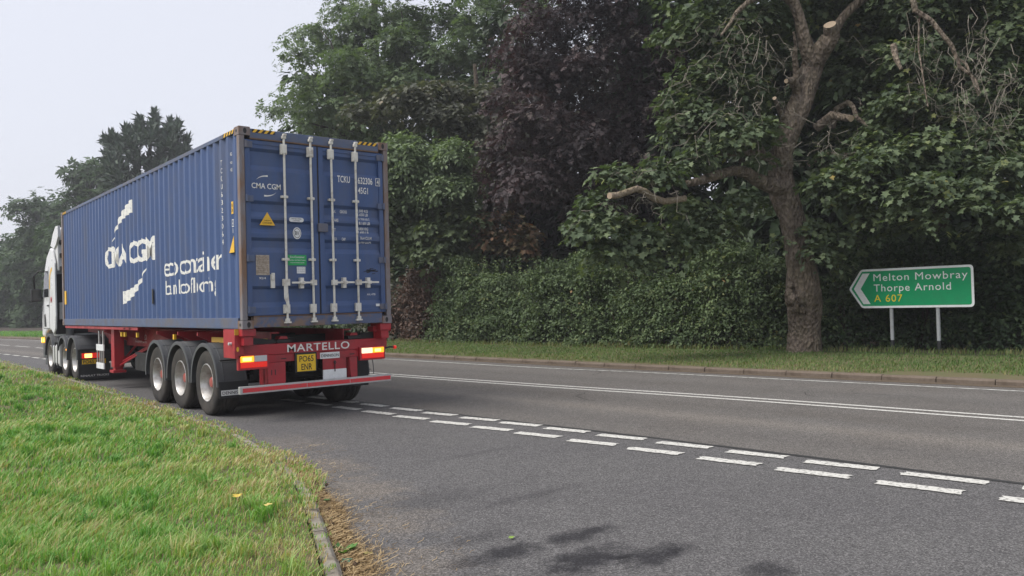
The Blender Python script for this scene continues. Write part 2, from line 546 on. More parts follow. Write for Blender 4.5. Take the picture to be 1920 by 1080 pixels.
# give-way marks: each one a ragged-ended slab of paint
GW_L = [((2.45, -7.88), (2.55, -8.54)), ((2.36, -6.98), (2.48, -7.63)), ((2.30, -6.12), (2.41, -6.75)), ((2.23, -5.25), (2.34, -5.87)),
        ((2.15, -4.38), (2.28, -5.0)), ((2.09, -3.51), (2.21, -4.14)), ((2.02, -2.68), (2.15, -3.31)), ((1.94, -1.86), (2.09, -2.5)),
        ((1.88, -.99), (2.01, -1.62)), ((1.85, -.12), (1.95, -.78)), ((1.8, .76), (1.88, .12)), ((1.74, 1.64), (1.82, 1.0)), ((1.7, 2.5), (1.77, 1.88)),
        ((2.56, -8.8), (2.68, -9.45)), ((2.68, -9.72), (2.8, -10.4))]
GW_U = [((a[0][0] + .485, a[0][1]), (a[1][0] + .485, a[1][1])) for a in GW_L]
mark0 = 0
for row in (GW_L, GW_U):
    for (a, b) in row:
        a, b = np.array(a), np.array(b); t = (b - a) / np.linalg.norm(b - a); nrm = np.array([t[1], -t[0]]) * -1
        hw = .085; pts = []
        for k in range(15):
            s = k / 14; pts.append(a + (b - a) * s - nrm * (hw + random.uniform(-.012, .006)))
        for k in range(1, 4): pts.append(b + nrm * hw * (k / 2 - 1) + t * random.uniform(-.03, .02))
        for k in range(15):
            s = 1 - k / 14; pts.append(a + (b - a) * s + nrm * (hw + random.uniform(-.012, .006)))
        for k in range(1, 4): pts.append(a - nrm * hw * (k / 2 - 1) + t * random.uniform(-.03, .02))
        c = (a + b) / 2
        mb = MB().add([(p[0], p[1], .008) for p in pts], [tuple(range(len(pts)))])
        tag(mb.build('give_way_mark', M_line), kind='structure')

M_crack = paint('crack in the tarmac', (.022, .021, .02), .9, dirt=.2)
rk_ = random.Random(12)
for (x, y, L, a) in ((7.55, -4.6, 1.3, 1.9), (6.4, -5.1, .9, 1.0), (8.4, -5.9, 2.0, 1.75), (8.9, -3.6, .9, 2.6), (5.0, -2.1, 1.6, 1.7), (8.1, 1.0, 1.8, 1.2)):
    p = np.array([x, y]); A_, B_ = [], []; st = 16
    for k in range(st + 1):
        w_ = .006 * math.sin(math.pi * k / st) * rk_.uniform(.4, 1.3) + .002; n_ = np.array([-math.sin(a), math.cos(a)])
        A_.append(p + n_ * w_); B_.append(p - n_ * w_); p = p + np.array([math.cos(a), math.sin(a)]) * L / st; a += rk_.gauss(0, .32)
    ribbon('road_crack', A_, B_, .004, M_crack)

#--SPLIT-VEHICLE
# ================================================================== vehicle materials
M_blue = paint('container blue paint', (.050, .092, .220), .48, dirt=.5, dirtcol=(.12, .12, .13), scale=1.6, lo=.48, hi=.72, sc3=(1, 1, .35))
M_blue_rail = paint('container rail blue', (.085, .115, .20), .55, dirt=.7, dirtcol=(.15, .13, .12), scale=3, lo=.42, hi=.68)
M_post = paint('weathered corner post', (.20, .185, .20), .7, dirt=.95, dirtcol=(.19, .115, .075), scale=4.5, lo=.38, hi=.55, sc3=(1, 1, .3), bmp=.3)
M_sill = paint('scuffed sill', (.085, .11, .19), .65, dirt=.9, dirtcol=(.20, .135, .095), scale=5, lo=.45, hi=.6, bmp=.3)
M_rust = paint('rusty steel', (.16, .10, .07), .85, dirt=.7, dirtcol=(.07, .045, .035), scale=14, bmp=.4)
M_galv = paint('galvanised lock rod', (.66, .64, .59), .5, dirt=.75, dirtcol=(.30, .25, .20), scale=9, lo=.5, hi=.7, spec=.5)
M_dark = paint('black steel', (.018, .018, .02), .55, dirt=.5, dirtcol=(.05, .045, .04), scale=5)
M_gasket = paint('door gasket', (.02, .02, .024), .8, dirt=.3, scale=6)
M_white_print = paint('white stencil print', (.80, .79, .75), .6, dirt=.4, dirtcol=(.25, .28, .36), scale=16, lo=.5, hi=.66)
M_yel = paint('yellow sticker', (.80, .47, .035), .5, dirt=.35, dirtcol=(.30, .2, .06), scale=12)
M_blackprint = paint('black print', (.02, .02, .02), .6, dirt=.1)
M_green_st = paint('green sticker', (.02, .33, .10), .45, dirt=.25, dirtcol=(.1, .2, .1), scale=12)
M_plate = paint('etched steel plate', (.42, .36, .30), .5, dirt=.6, dirtcol=(.22, .17, .13), scale=30, lo=.45, hi=.55)
M_white_st = paint('white sticker', (.72, .73, .74), .5, dirt=.2, scale=10)
M_red = paint('trailer red paint', (.37, .017, .027), .42, dirt=.65, dirtcol=(.10, .035, .035), scale=2.6, lo=.48, hi=.74, spec=.5)
M_yelpaint = paint('yellow steel band', (.62, .36, .04), .5, dirt=.4, dirtcol=(.3, .16, .05), scale=5)
M_refl = paint('red reflective tape', (.62, .045, .055), .35, dirt=.45, dirtcol=(.35, .1, .1), scale=16, lo=.5, hi=.6)
M_alu = paint('dull aluminium', (.48, .48, .48), .4, metal=.5, dirt=.5, dirtcol=(.2, .19, .18), scale=6)
M_rubber = paint('tyre rubber', (.028, .027, .027), .82, dirt=.75, dirtcol=(.085, .075, .066), scale=4, lo=.35, hi=.7, bmp=.3, spec=.25)
M_rim = paint('silver steel rim', (.55, .54, .53), .42, metal=.55, dirt=.7, dirtcol=(.20, .165, .13), scale=7, lo=.42, hi=.7)
M_rimdisc = paint('grimy wheel disc', (.13, .12, .11), .7, metal=.2, dirt=.7, dirtcol=(.06, .05, .045), scale=8)
M_hub = paint('dusty red hub', (.34, .085, .07), .65, dirt=.5, scale=9)
M_guard = paint('grey black mudguard plastic', (.075, .080, .090), .5, dirt=.5, dirtcol=(.11, .105, .10), scale=3, lo=.4, hi=.7, spec=.4)
M_flap = paint('rubber flap', (.022, .023, .025), .7, dirt=.5, dirtcol=(.06, .055, .05), scale=4)
M_cab = paint('white cab paint', (.66, .67, .68), .3, dirt=.25, dirtcol=(.4, .39, .36), scale=2, spec=.5)
M_glass = paint('dark cab glass', (.012, .014, .016), .06, dirt=.1, spec=.8)
M_tank = paint('brushed white tank', (.75, .75, .75), .35, metal=.3, dirt=.35, scale=3)
M_plateyel = paint('rear number plate yellow', (.78, .50, .02), .4, dirt=.3, dirtcol=(.4, .25, .04), scale=18)
M_amber_on = emit('lit amber lens', (1.0, .36, .02), .75)
M_amber_core = emit('lit amber bulb', (1.0, .62, .16), 1.4)
M_white_on = emit('lit reversing lens', (1.0, .80, .50), .55)
M_red_on = emit('lit red lens', (1.0, .035, .015), .22, (.5, .01, .01))
M_red_lens = emit('red lens', (1.0, .05, .03), .22, (.5, .015, .015))
M_clear = paint('clear lamp lens', (.55, .56, .58), .2, dirt=.2, scale=20)

HC = 1.35; CW, CL, CH = 2.438, 12.192, 2.896; CT = HC + CH

# ================================================================== shipping container
cont = empty('shipping_container', (CW / 2, CL / 2, HC), 'blue forty foot shipping container with white lettering, riding on the red trailer', 'container')


def oval(cx, cz, rx, rz, n=14): return [(cx + rx * math.cos(2 * math.pi * k / n), cz + rz * math.sin(2 * math.pi * k / n)) for k in range(n)]


for (x, sx) in ((0, 1), (CW, -1)):
    for (y, sy) in ((0, 1), (CL, -1)):
        x0, x1 = sorted((x - .003 * sx, x + .165 * sx)); y0, y1 = sorted((y - .004 * sy, y + .178 * sy))
        for (z0, z1) in ((HC, HC + .118), (CT - .118, CT + .004)):
            c = MB().box(x0, x1, y0, y1, z0, z1); zc = (z0 + z1) / 2
            ye = y - .006 * sy; c.prism(oval((x0 + x1) / 2 + .008 * sx, zc, .026, .042), 1, *sorted((ye, ye + .004 * sy)), 1)
            xe = x - .005 * sx; c.prism(oval((y0 + y1) / 2, zc, .030, .024), 0, *sorted((xe, xe + .004 * sx)), 1)
            c.build('corner_casting', [M_post, M_dark], cont, bevel=.008)
        x0, x1 = sorted((x, x + .08 * sx)); y0, y1 = sorted((y + .0, y + (.10 if y == 0 else .14) * sy))
        MB().box(x0, x1, y0, y1, HC + .118, CT - .118).build('corner_post', M_post, cont, bevel=.012)
    x0, x1 = sorted((x + .002 * sx, x + .062 * sx))
    MB().box(x0, x1, .178, CL - .178, CT - .075, CT - .012).build('top_rail', M_blue_rail, cont, bevel=.006)
    x0, x1 = sorted((x + .002 * sx, x + .05 * sx))
    MB().box(x0, x1, .178, CL - .178, HC + .01, HC + .16).box(x0, x1 + .05 if sx > 0 else x1, .178, CL - .178, HC + .002, HC + .010).build('bottom_rail', M_blue_rail, cont, bevel=.004)

PIT, OUT0, DEP = .278, .006, .036
CP = [0, .072, .140, .210, .278]; CD = [0, 0, DEP, DEP, 0]


def corr(y): return OUT0 + float(np.interp((y - .16) % PIT, CP, CD))


breaks = [.13]
k = 0
while .16 + k * PIT < CL - .15:
    for c in CP[:-1]:
        if .13 < .16 + k * PIT + c < CL - .13: breaks.append(.16 + k * PIT + c)
    k += 1
breaks.append(CL - .13)
for side in (0, 1):
    v, f = [], []
    for y in breaks:
        x = corr(y) if side == 0 else CW - corr(y)
        v += [(x, y, HC + .155), (x, y, HC + 1.5), (x, y, CT - .07)]
    for i in range(len(breaks) - 1):
        f += [(3 * i, 3 * i + 3, 3 * i + 4, 3 * i + 1), (3 * i + 1, 3 * i + 4, 3 * i + 5, 3 * i + 2)]
    MB().add(v, f).build('side_panel', M_blue, cont)
# roof with cross corrugation, front wall with upright corrugation, floor
v, f = [], []
ys = np.arange(.1, CL - .1, .105)
for i, y in enumerate(ys):
    z = CT - .02 - (.02 if (i // 1) % 2 else 0); v += [(.06, y, z), (CW - .06, y, z)]
f = [(2 * i, 2 * i + 1, 2 * i + 3, 2 * i + 2) for i in range(len(ys) - 1)]
MB().add(v, f).build('roof_panel', M_blue, cont)
v = []; xs = np.arange(.1, CW - .1, .07)
for i, x in enumerate(xs):
    y = CL - .02 - (.045 if (i // 2) % 2 else 0); v += [(x, y, HC + .1), (x, y, CT - .05)]
f = [(2 * i, 2 * i + 1, 2 * i + 3, 2 * i + 2) for i in range(len(xs) - 1)]
MB().add(v, f).box(.16, CW - .16, CL - .11, CL - .03, CT - .12, CT - .02).box(.16, CW - .16, CL - .11, CL - .03, HC + .01, HC + .13).build('front_wall', M_blue, cont)
fl = MB().box(.06, CW - .06, .2, CL - .2, HC + .13, HC + .155)
for y in np.arange(.4, CL - .3, .305): fl.box(.055, CW - .055, y, y + .05, HC + .02, HC + .128)
fl.build('floor_frame', M_dark, cont)
# header and sill
MB().box(.165, CW - .165, .012, .10, CT - .150, CT - .014).build('door_header', M_blue_rail, cont, bevel=.006)
MB().box(.162, CW - .162, .006, .012, CT - .165, CT - .148).box(.165, CW - .165, .02, .09, CT - .168, CT - .152).build('header_drip_lip', M_rust, cont)
s = MB().box(.165, CW - .165, .004, .11, HC + .012, HC + .165)
s.build('door_sill', M_sill, cont, bevel=.008)
MB().box(.165, CW - .165, -.002, .05, HC + .166, HC + .180).build('sill_ledge', M_rust, cont, bevel=.003)
# hazard bands on the header ends and on the rail ends
for x0, x1 in ((.20, .55), (1.90, 2.25)):
    z0, z1 = CT - .068, CT - .018
    m1 = MB().add([(x0, .0095, z0), (x1, .0095, z0), (x1, .0095, z1), (x0, .0095, z1)], [(0, 1, 2, 3)])
    nst = 4
    for i in range(nst):
        a = x0 + (x1 - x0) * (i + .15) / nst; w = (x1 - x0) / nst * .5
        m1.add([(a - .012, .0065, z0), (a + w - .012, .0065, z0), (a + w + .03, .0065, z1), (a + .03, .0065, z1)], [(0, 1, 2, 3)], 1)
    m1.build('hazard_band', [M_dark, M_yel], cont)
for y0, y1 in ((.2, .62), (CL - .6, CL - .2)):
    m1 = MB()
    z0, z1 = CT - .072, CT - .016
    m1.add([(-.001, y0, z0), (-.001, y1, z0), (-.001, y1, z1), (-.001, y0, z1)], [(0, 1, 2, 3)])
    for i in range(4):
        a = y0 + (y1 - y0) * (i + .2) / 4; w = .05
        m1.add([(-.004, a, z0), (-.004, a + w, z0), (-.004, a + w - .04, z1), (-.004, a - .04, z1)], [(0, 1, 2, 3)], 1)
    m1.build('hazard_band', [M_dark, M_yel], cont)

# doors ------------------------------------------------------------
GRO = [(3.96, 3.64), (3.20, 2.965), (2.93, 2.725), (2.665, 2.45), (1.96, 1.65)]
DZ0, DZ1 = HC + .185, CT - .172
for di, (x0, x1) in enumerate(((.088, 1.206), (1.232, CW - .088))):
    prof = [(.034, DZ1 - .05)]
    for a, b in GRO: prof += [(.034, a), (.074, a - .045), (.074, b + .075), (.034, b)]
    prof += [(.034, DZ0 + .05)]
    v, f = [], []
    for (y, z) in prof: v += [(x0 + .075, y, z), (x1 - .075, y, z)]
    f = [(2 * i, 2 * i + 1, 2 * i + 3, 2 * i + 2) for i in range(len(prof) - 1)]
    d = MB().add(v, f)
    d.box(x0, x0 + .076, .022, .085, DZ0, DZ1).box(x1 - .076, x1, .022, .085, DZ0, DZ1)
    d.box(x0 + .0765, x1 - .0765, .024, .085, DZ1 - .06, DZ1).box(x0 + .0765, x1 - .0765, .024, .085, DZ0, DZ0 + .06)
    door = d.build('door', M_blue, cont, bevel=.004)
    rods = ((.665, 1.085) if di == 0 else (1.425, 1.84))
    for ri, rx in enumerate(rods):
        r = MB().cyl((rx, -.022, HC + .10), (rx, -.022, CT - .085), .0175, 10)
        rod = r.build('locking_bar', M_galv, door, smooth='auto')
        for zz in (3.27, 2.35): MB().box(rx - .055, rx + .05, -.028, .022, zz - .018, zz + .018).box(rx - .026, rx + .026, -.045, -.028, zz - .02, zz + .02).build('bar_bracket', M_galv, door, bevel=.004)
        for zz, h in ((3.97, .075), (1.62, .065)):
            MB().box(rx - .05, rx + .042, -.034, .022, zz - h, zz + h).box(rx - .03, rx + .03, -.046, -.034, zz - h * .8, zz + h * .8).build('bar_guide', M_galv, door, bevel=.004)
        for zz, s2 in ((CT - .09, 1), (HC + .10, -1)):
            c = MB()
            c.box(rx - .03, rx + .03, -.045, .004, zz - .03, zz + .015).box(rx - .015, rx + .035, -.052, .0, zz + .016 * s2, zz + .045 * s2) if s2 > 0 else \
                c.box(rx - .03, rx + .03, -.045, .002, zz - .015, zz + .03).box(rx - .05, rx + .05, -.05, .0, zz - .04, zz - .016)
            c.build('cam_lock', M_galv, door, bevel=.004)
    for (hx0, hx1, px, fold) in (((.73, 1.085, .90, 0), (.62, .665, .66, 1)) if di == 0 else ((1.425, 1.76, 1.60, 0), (1.84, 2.19, 2.02, 0))):
        h = MB(); zz = 2.005
        if not fold:
            h.box(hx0, hx1, -.062, -.046, zz - .014, zz + .014).box(px - .028, px + .028, -.040, .034, zz - .085, zz + .075)
            h.box(px - .034, px + .034, -.072, -.040, zz - .024, zz + .024)
            e = hx1 if di == 0 else hx0
            h.box(e - .04, e + .04, -.068, -.006, zz - .04, zz + .04)
        else:
            h.box(.60, .70, -.066, -.004, 1.96, 2.06).prism([(.605, 1.96), (.66, 1.96), (.69, 1.62), (.66, 1.62), (.64, 1.70), (.605, 1.78)], 1, -.06, -.046)
        h.build('door_handle', M_galv, door, bevel=.004)
    hx = (0.0, .19) if di == 0 else (CW - .19, CW)
    for zz in (4.0, 3.22, 2.36, 1.62):
        if di == 0: hb = MB().box(.035, .20, .004, .021, zz - .045, zz + .045).cyl((.10, -.006, zz - .05), (.10, -.006, zz + .05), .022, 8)
        else: hb = MB().box(CW - .20, CW - .035, .004, .021, zz - .045, zz + .045).cyl((CW - .10, -.006, zz - .05), (CW - .10, -.006, zz + .05), .022, 8)
        hb.build('hinge', M_blue_rail, door, bevel=.003)
    if di == 0:
        door_l = door
        MB().box(.435, .495, -.0, .034, 1.93, 2.13).box(.44, .49, -.012, .0, 2.05, 2.15).build('seal_hasp', M_galv, door, bevel=.004)
        MB().box(1.19, 1.35, -.02, .022, 2.775, 2.905).build('lock_box', M_blue_rail, door, bevel=.006)
    else: door_r = door
MB().box(1.2065, 1.2315, .030, .085, DZ0, DZ1).build('door_gasket', M_gasket, cont)
MB().box(.0815, .087, .05, .085, DZ0, DZ1).build('door_gasket', M_gasket, cont)
MB().box(CW - .087, CW - .0815, .05, .085, DZ0, DZ1).build('door_gasket', M_gasket, cont)


def swoosh(path, name, mat, parent, plane, conform=None):
    """crescent: path = [(a, z, halfwidth)...]"""
    pts = [(p[0], p[1] + p[2]) for p in path] + [(p[0], p[1] - p[2]) for p in path]
    n = len(path); F = [(i, i + 1, n + i + 1, n + i) for i in range(n - 1)]
    if conform:
        bm = bmesh.new(); vs = [bm.verts.new((a, b, 0)) for a, b in pts]
        for f in F: bm.faces.new([vs[i] for i in f])
        for c in conform[1]:
            bmesh.ops.bisect_plane(bm, geom=bm.verts[:] + bm.edges[:] + bm.faces[:], plane_co=(c, 0, 0), plane_no=(1, 0, 0))
        bm.verts.index_update(); V = [(conform[0](v.co.x) - .003, v.co.x, v.co.y) for v in bm.verts]
        F = [tuple(v.index for v in f.verts) for f in bm.faces]; bm.free()
    else: V = [(a, plane, b) for a, b in pts]
    return MB().add(V, F).build(name, mat, parent)


CONF = (corr, breaks)
Ld = .031    # print plane of the doors, just proud of the flat panel at y = .034


def dl(s, x0, x1, z0, z1, par=None, mat=None, w=.02, y=Ld, **k): return lettering(s, mat or M_white_print, x0, x1, z0, z1, ('y', y), par or door_r, w, **k)


# side print, follows the corrugation
lettering('CMA CGM', M_white_print, 7.74, 4.20, 2.575, 3.03, None, cont, .06, conform=CONF)
lettering('eco container', M_white_print, 3.58, .84, 2.24, 2.56, None, cont, .012, conform=CONF)
lettering('bamboo flooring', M_white_print, 3.52, 1.05, 1.84, 2.17, None, cont, .004, conform=CONF)
def arc(p0, p1, p2, w0, w1, n=16):
    out = []
    for i in range(n + 1):
        t = i / n
        a = (1 - t) ** 2 * p0[0] + 2 * t * (1 - t) * p1[0] + t * t * p2[0]; z = (1 - t) ** 2 * p0[1] + 2 * t * (1 - t) * p1[1] + t * t * p2[1]
        out.append((a, z, w0 + (w1 - w0) * t ** 1.1))
    return out
swoosh(arc((7.12, 3.12), (6.7, 3.62), (5.66, 3.72), .010, .13), 'swoosh_print', M_white_print, cont, 0, CONF)
swoosh(arc((4.75, 2.50), (5.2, 2.02), (6.34, 1.93), .010, .13), 'swoosh_print', M_white_print, cont, 0, CONF)
# upright number and stickers beside the rear post
yy = 3.86
for ch in 'TCKU6323064':
    lettering(ch, M_white_print, .74, .70, yy - .075, yy, None, cont, .0, conform=CONF); yy -= .118
for z, h in ((3.93, .05), (3.80, .04), (3.70, .05)): lettering('45G1', M_white_print, .40, .37, z - h, z, None, cont, .02, conform=CONF)
MB().box(.002, .0045, .27, .345, 3.02, 3.20).build('height_sticker', M_yel, cont)
lettering('9.6', M_blackprint, .335, .28, 3.12, 3.17, ('x', .0005), cont, .02); lettering('2.9m', M_blackprint, .335, .28, 3.05, 3.10, ('x', .0005), cont, .02)
v = MB()
for (a, b, c, d) in ((.27, .33, 2.93, 2.94), (.27, .33, 2.83, 2.84), (.27, .278, 2.84, 2.93), (.322, .33, 2.84, 2.93), (.285, .315, 2.88, 2.89), (.295, .305, 2.74, 2.81)): v.box(.002, .0045, a, b, c, d)
v.build('frame_print', M_white_print, cont)
MB().prism([(.26, 2.46), (.455, 2.46), (.27, 2.70)], 0, .0, .0045).build('warning_triangle', M_yel, cont)
mb = MB(); yb = CL - .28
mb.box(-.001, .0045, yb - .2, yb, 1.88, 2.22)
mb.build('side_sticker', M_yel, cont)
MB().box(.004, .0075, 4.28, 4.36, 1.78, 2.05).build('repair_patch', M_dark, cont)

# door print
dl('CMA CGM', .185, .625, 3.375, 3.455, door_l, w=.035)
swoosh(arc((.255, 3.50), (.31, 3.565), (.43, 3.565), .001, .012), 'swoosh_print', M_white_print, door_l, Ld)
swoosh(arc((.555, 3.335), (.50, 3.27), (.37, 3.275), .001, .012), 'swoosh_print', M_white_print, door_l, Ld)
dl('TCKU', 1.55, 1.765, 3.56, 3.665, w=.03); dl('632306', 1.905, 2.165, 3.56, 3.665, w=.03)
dl('4', 2.235, 2.275, 3.565, 3.65, w=.018, y=.0195)
v = MB()
for (a, b, c, d) in ((2.215, 2.295, 3.545, 3.553), (2.215, 2.295, 3.66, 3.668), (2.215, 2.222, 3.553, 3.66), (2.288, 2.295, 3.553, 3.66)): v.box(a, b, .018, .0212, c, d)
v.build('check_digit_box', M_white_print, door_r)
dl('45G1', 1.905, 2.08, 3.405, 3.505, w=.03)
GY = .028
for (s, x0, x1, z0, z1) in (('MAX.', 1.455, 1.53, 3.085, 3.13), ('GROSS', 1.60, 1.72, 3.085, 3.13), ('32.500 KG', 1.875, 2.09, 3.115, 3.16), ('71.650 LB', 1.875, 2.09, 3.055, 3.10),
                            ('TARE', 1.455, 1.55, 2.945, 2.99), ('3.700 KG', 1.905, 2.10, 2.975, 3.02), ('8.160 LB', 1.905, 2.10, 2.915, 2.96),
                            ('NET', 1.455, 1.52, 2.80, 2.845), ('28.800 KG', 1.875, 2.09, 2.83, 2.875), ('63.490 LB', 1.875, 2.09, 2.77, 2.815),
                            ('CU.', 1.47, 1.52, 2.655, 2.70), ('CAP.', 1.60, 1.67, 2.655, 2.70), ('76.4 CU.M', 1.92, 2.12, 2.68, 2.725), ('2.700 CU.FT', 1.90, 2.13, 2.62, 2.665)):
    # follows the grooves: print sits at the depth of the panel behind it
    zc = (z0 + z1) / 2; yp = .034
    for a, b in GRO:
        if b < zc < a: yp = float(np.interp(zc, [b, b + .075, a - .045, a], [.034, .074, .074, .034]))
    lettering(s, M_white_print, x0, x1, z0, z1, ('y', yp - .006 if yp < .07 else yp - .003), door_r, .02)
dl('AVL 4795', 2.02, 2.17, 1.80, 1.83, w=.01, y=.03)
MB().box(2.17, 2.29, .0185, .0215, 1.625, 1.665).build('paper_sticker', M_white_st, door_r)
# stickers on the left door
def tilted_print(o): return o
MB().prism([(.29, 2.845), (.525, 2.845), (.41, 3.035)], 1, .028, .033).build('warning_triangle', M_yel, door_l)
dl('HIGH', .365, .455, 2.905, 2.925, door_l, M_blackprint, y=.026); dl('CONTAINER', .335, .48, 2.868, 2.892, door_l, M_blackprint, y=.026)
rr = [(.76 + .02 * (1 - math.cos(a)), 2.945 + .04 * math.sin(a)) for a in np.linspace(-math.pi / 2, math.pi / 2, 7)]
pl = [(.945 + .03 * math.cos(a), 2.945 + .033 * math.sin(a)) for a in np.linspace(-math.pi / 2, math.pi / 2, 8)] + [(.775 + .03 * math.cos(a), 2.945 + .033 * math.sin(a)) for a in np.linspace(math.pi / 2, 1.5 * math.pi, 8)]
MB().prism(pl, 1, .028, .033).build('oval_sticker', M_white_st, door_l)
dl('UNITED STEEL', .78, .94, 2.950, 2.968, door_l, M_blackprint, y=.026); dl('CONTAINER', .81, .91, 2.922, 2.940, door_l, M_blackprint, y=.026)
MB().prism(oval(.865, 2.745, .066, .088, 22), 1, .028, .033).build('class_emblem', M_white_st, door_l)
e = MB(); 
for i in range(22):
    a0, a1 = 2 * math.pi * i / 22, 2 * math.pi * (i + 1) / 22
    e.add([(.865 + r * .75 * math.cos(a), .0265, 2.745 + r * math.sin(a)) for r, a in ((.064, a0), (.064, a1), (.072, a1), (.072, a0))], [(0, 1, 2, 3)])
e.build('emblem_ring', M_blackprint, door_l)
dl('BV', .832, .898, 2.715, 2.775, door_l, M_blackprint, y=.026, w=.03)
MB().box(.225, .425, .027, .0335, 2.12, 2.41).build('data_plate', M_plate, door_l)
for i in range(9):
    z = 2.385 - i * .028; w = random.uniform(.10, .17)
    dl(random.choice(['CSC SAFETY APPROVAL', 'DATE MANUFACTURED', 'IDENTIFICATION No', 'MAXIMUM GROSS MASS', 'ALLOWABLE STACKING', 'TEST FORCE RACKING']), .24, .24 + w, z - .012, z, door_l, M_rust, y=.025, w=.02)
dl('92/4', .27, .37, 2.06, 2.09, door_l)
MB().box(.715, 1.005, .027, .0335, 2.265, 2.42).build('green_sticker', M_green_st, door_l)
dl('Eco-Container', .745, .975, 2.375, 2.405, door_l, M_white_st, y=.025); dl('Bamboo and Steel Combo', .73, .99, 2.335, 2.352, door_l, M_white_st, y=.025)
dl('environmentally friendly', .75, .97, 2.295, 2.312, door_l, M_white_st, y=.025)
MB().box(.85, .985, .029, .0335, 2.145, 2.245).build('paper_sticker', M_white_st, door_l)
for i in range(3): dl('KG  No 4795 20', .86, .975, 2.222 - i * .028, 2.233 - i * .028, door_l, M_blackprint, y=.027, w=.0)
sc = MB()
for i in range(26):
    x, z = 2.02 + random.gauss(.06, .05), 2.18 + random.gauss(0, .022); L = random.uniform(.02, .07)
    sc.add([(x, .0315, z), (x + L, .0315, z + .012), (x + L, .0315, z + .02), (x, .0315, z + .01)], [(0, 1, 2, 3)])
sc.build('scuff_mark', M_dark, door_r)

# ================================================================== trailer
tr = empty('container_trailer', (1.22, 5.5, 0), 'red skeletal trailer with three axles under the blue container, its rear lamps lit', 'trailer')
for x in (.62, 1.82):
    b = MB().box(x - .07, x + .07, .345, 9.9, 1.255, 1.28).box(x - .07, x + .07, .345, 9.9, .90, .922).box(x - .07, x - .055, .345, 9.9, .9225, 1.2545)
    b.prism([(9.9, .98), (9.9, 1.28), (12.1, 1.30), (12.1, 1.16), (10.4, 1.12)], 0, x - .05, x + .05)
    b.build('chassis_beam', M_red, tr)
    for yy2 in (1.0, 2.2, 3.4, 4.6, 6.2, 7.4, 8.6):
        pass
for y in (1.0, 2.15, 3.4, 4.7, 6.3, 7.65, 9.0, 10.6):
    MB().box(.69, 1.75, y - .04, y + .04, 1.02, 1.20).build('cross_member', M_dark if y < 6 else M_red, tr)  # red members; the rear ones coloured black to imitate shade under the container
for y in (5.95, 6.35, 11.95):
    MB().box(.02, 2.418, y - .07, y + .07, 1.2805, 1.335).build('bolster', M_red, tr, bevel=.006)
MB().box(.50, .545, 3.6, 5.2, 1.20, 1.25).build('side_rail', M_yelpaint, tr)
MB().box(.20, .245, .40, 1.85, 1.12, 1.20).build('side_rail', M_yelpaint, tr)
MB().box(.02, .08, 5.4, 11.9, 1.282, 1.338).build('side_rail', M_red, tr)
for y in (2.1, 3.1, 4.3, 6.9, 8.2): MB().prism([(.54, 1.0), (.54, 1.279), (.06, 1.279), (.06, 1.22)], 1, y - .02, y + .02).build('outrigger', M_red, tr)
lettering('MARTELLO', M_white_print, 7.65, 6.72, 1.045, 1.155, ('x', .545), tr, .02)
lettering('TRANSPORT LIMITED', M_white_print, 7.60, 6.72, .975, 1.015, ('x', .545), tr, .01)
# rear frame
MB().box(.012, 2.47, .22, .34, .95, 1.11).build('rear_beam', M_red, tr, bevel=.008)
lettering('MARTELLO', M_white_print, .755, 1.79, .972, 1.088, ('y', .2165), tr, .03, spacing=1.08)
MB().box(.41, 1.96, .235, .30, .835, .949).box(.43, .60, .30, .345, .5, .949).box(1.78, 1.9, .30, .345, .5, .949).build('rear_cross_panel', M_red, tr, bevel=.005)
for x0 in (.66, 1.80): MB().box(x0, x0 + .085, .2335, .2365, .873, .888).build('slot', M_dark, tr)
MB().prism([(.43, .834), (.715, .834), (.715, .54), (.69, .50), (.45, .50)], 1, .20, .235).box(.43, .455, .236, .5, .5, .83).build('bumper_bracket', M_red, tr, bevel=.006)
MB().prism([(1.77, .834), (1.905, .834), (1.905, .54), (1.89, .52), (1.80, .52), (1.785, .55)], 1, .19, .235).box(1.765, 1.7695, .19, .45, .52, .83).build('bumper_bracket', M_red, tr, bevel=.006)
for x0, z0 in ((.49, .70), (.545, .70)): MB().box(x0, x0 + .014, .197, .1995, z0 - .05, z0 + .03).build('slot', M_dark, tr)
MB().box(1.335, 1.735, .232, .25, .665, .834).build('red_panel', M_red, tr)
MB().box(1.335, 1.735, .225, .245, .515, .664).build('white_panel', M_white_st, tr, bevel=.004)
MB().cyl((1.53, .215, .80), (1.53, .215, .63), .008, 6).tube([(1.53, .215, .80), (1.51, .21, .77), (1.53, .21, .74), (1.55, .21, .77), (1.53, .215, .80)], .006, 5).build('chain_hook', M_dark, tr)
# number plate
MB().box(.87, 1.225, .205, .232, .655, .955).build('plate_holder', M_dark, tr, bevel=.006)
pt = MB().box(.90, 1.20, .199, .2045, .672, .925).build('number_plate', M_plateyel, tr)
lettering('PO65', M_blackprint, .935, 1.165, .815, .905, ('y', .1965), pt, .03); lettering('ENR', M_blackprint, .965, 1.14, .69, .785, ('y', .1965), pt, .03)
pt = MB().box(1.29, 1.62, .225, .2345, .835, .932).build('maker_sign', M_white_st, tr, bevel=.003)
lettering('DENNISON', M_blackprint, 1.305, 1.605, .860, .905, ('y', .222), pt, .03)
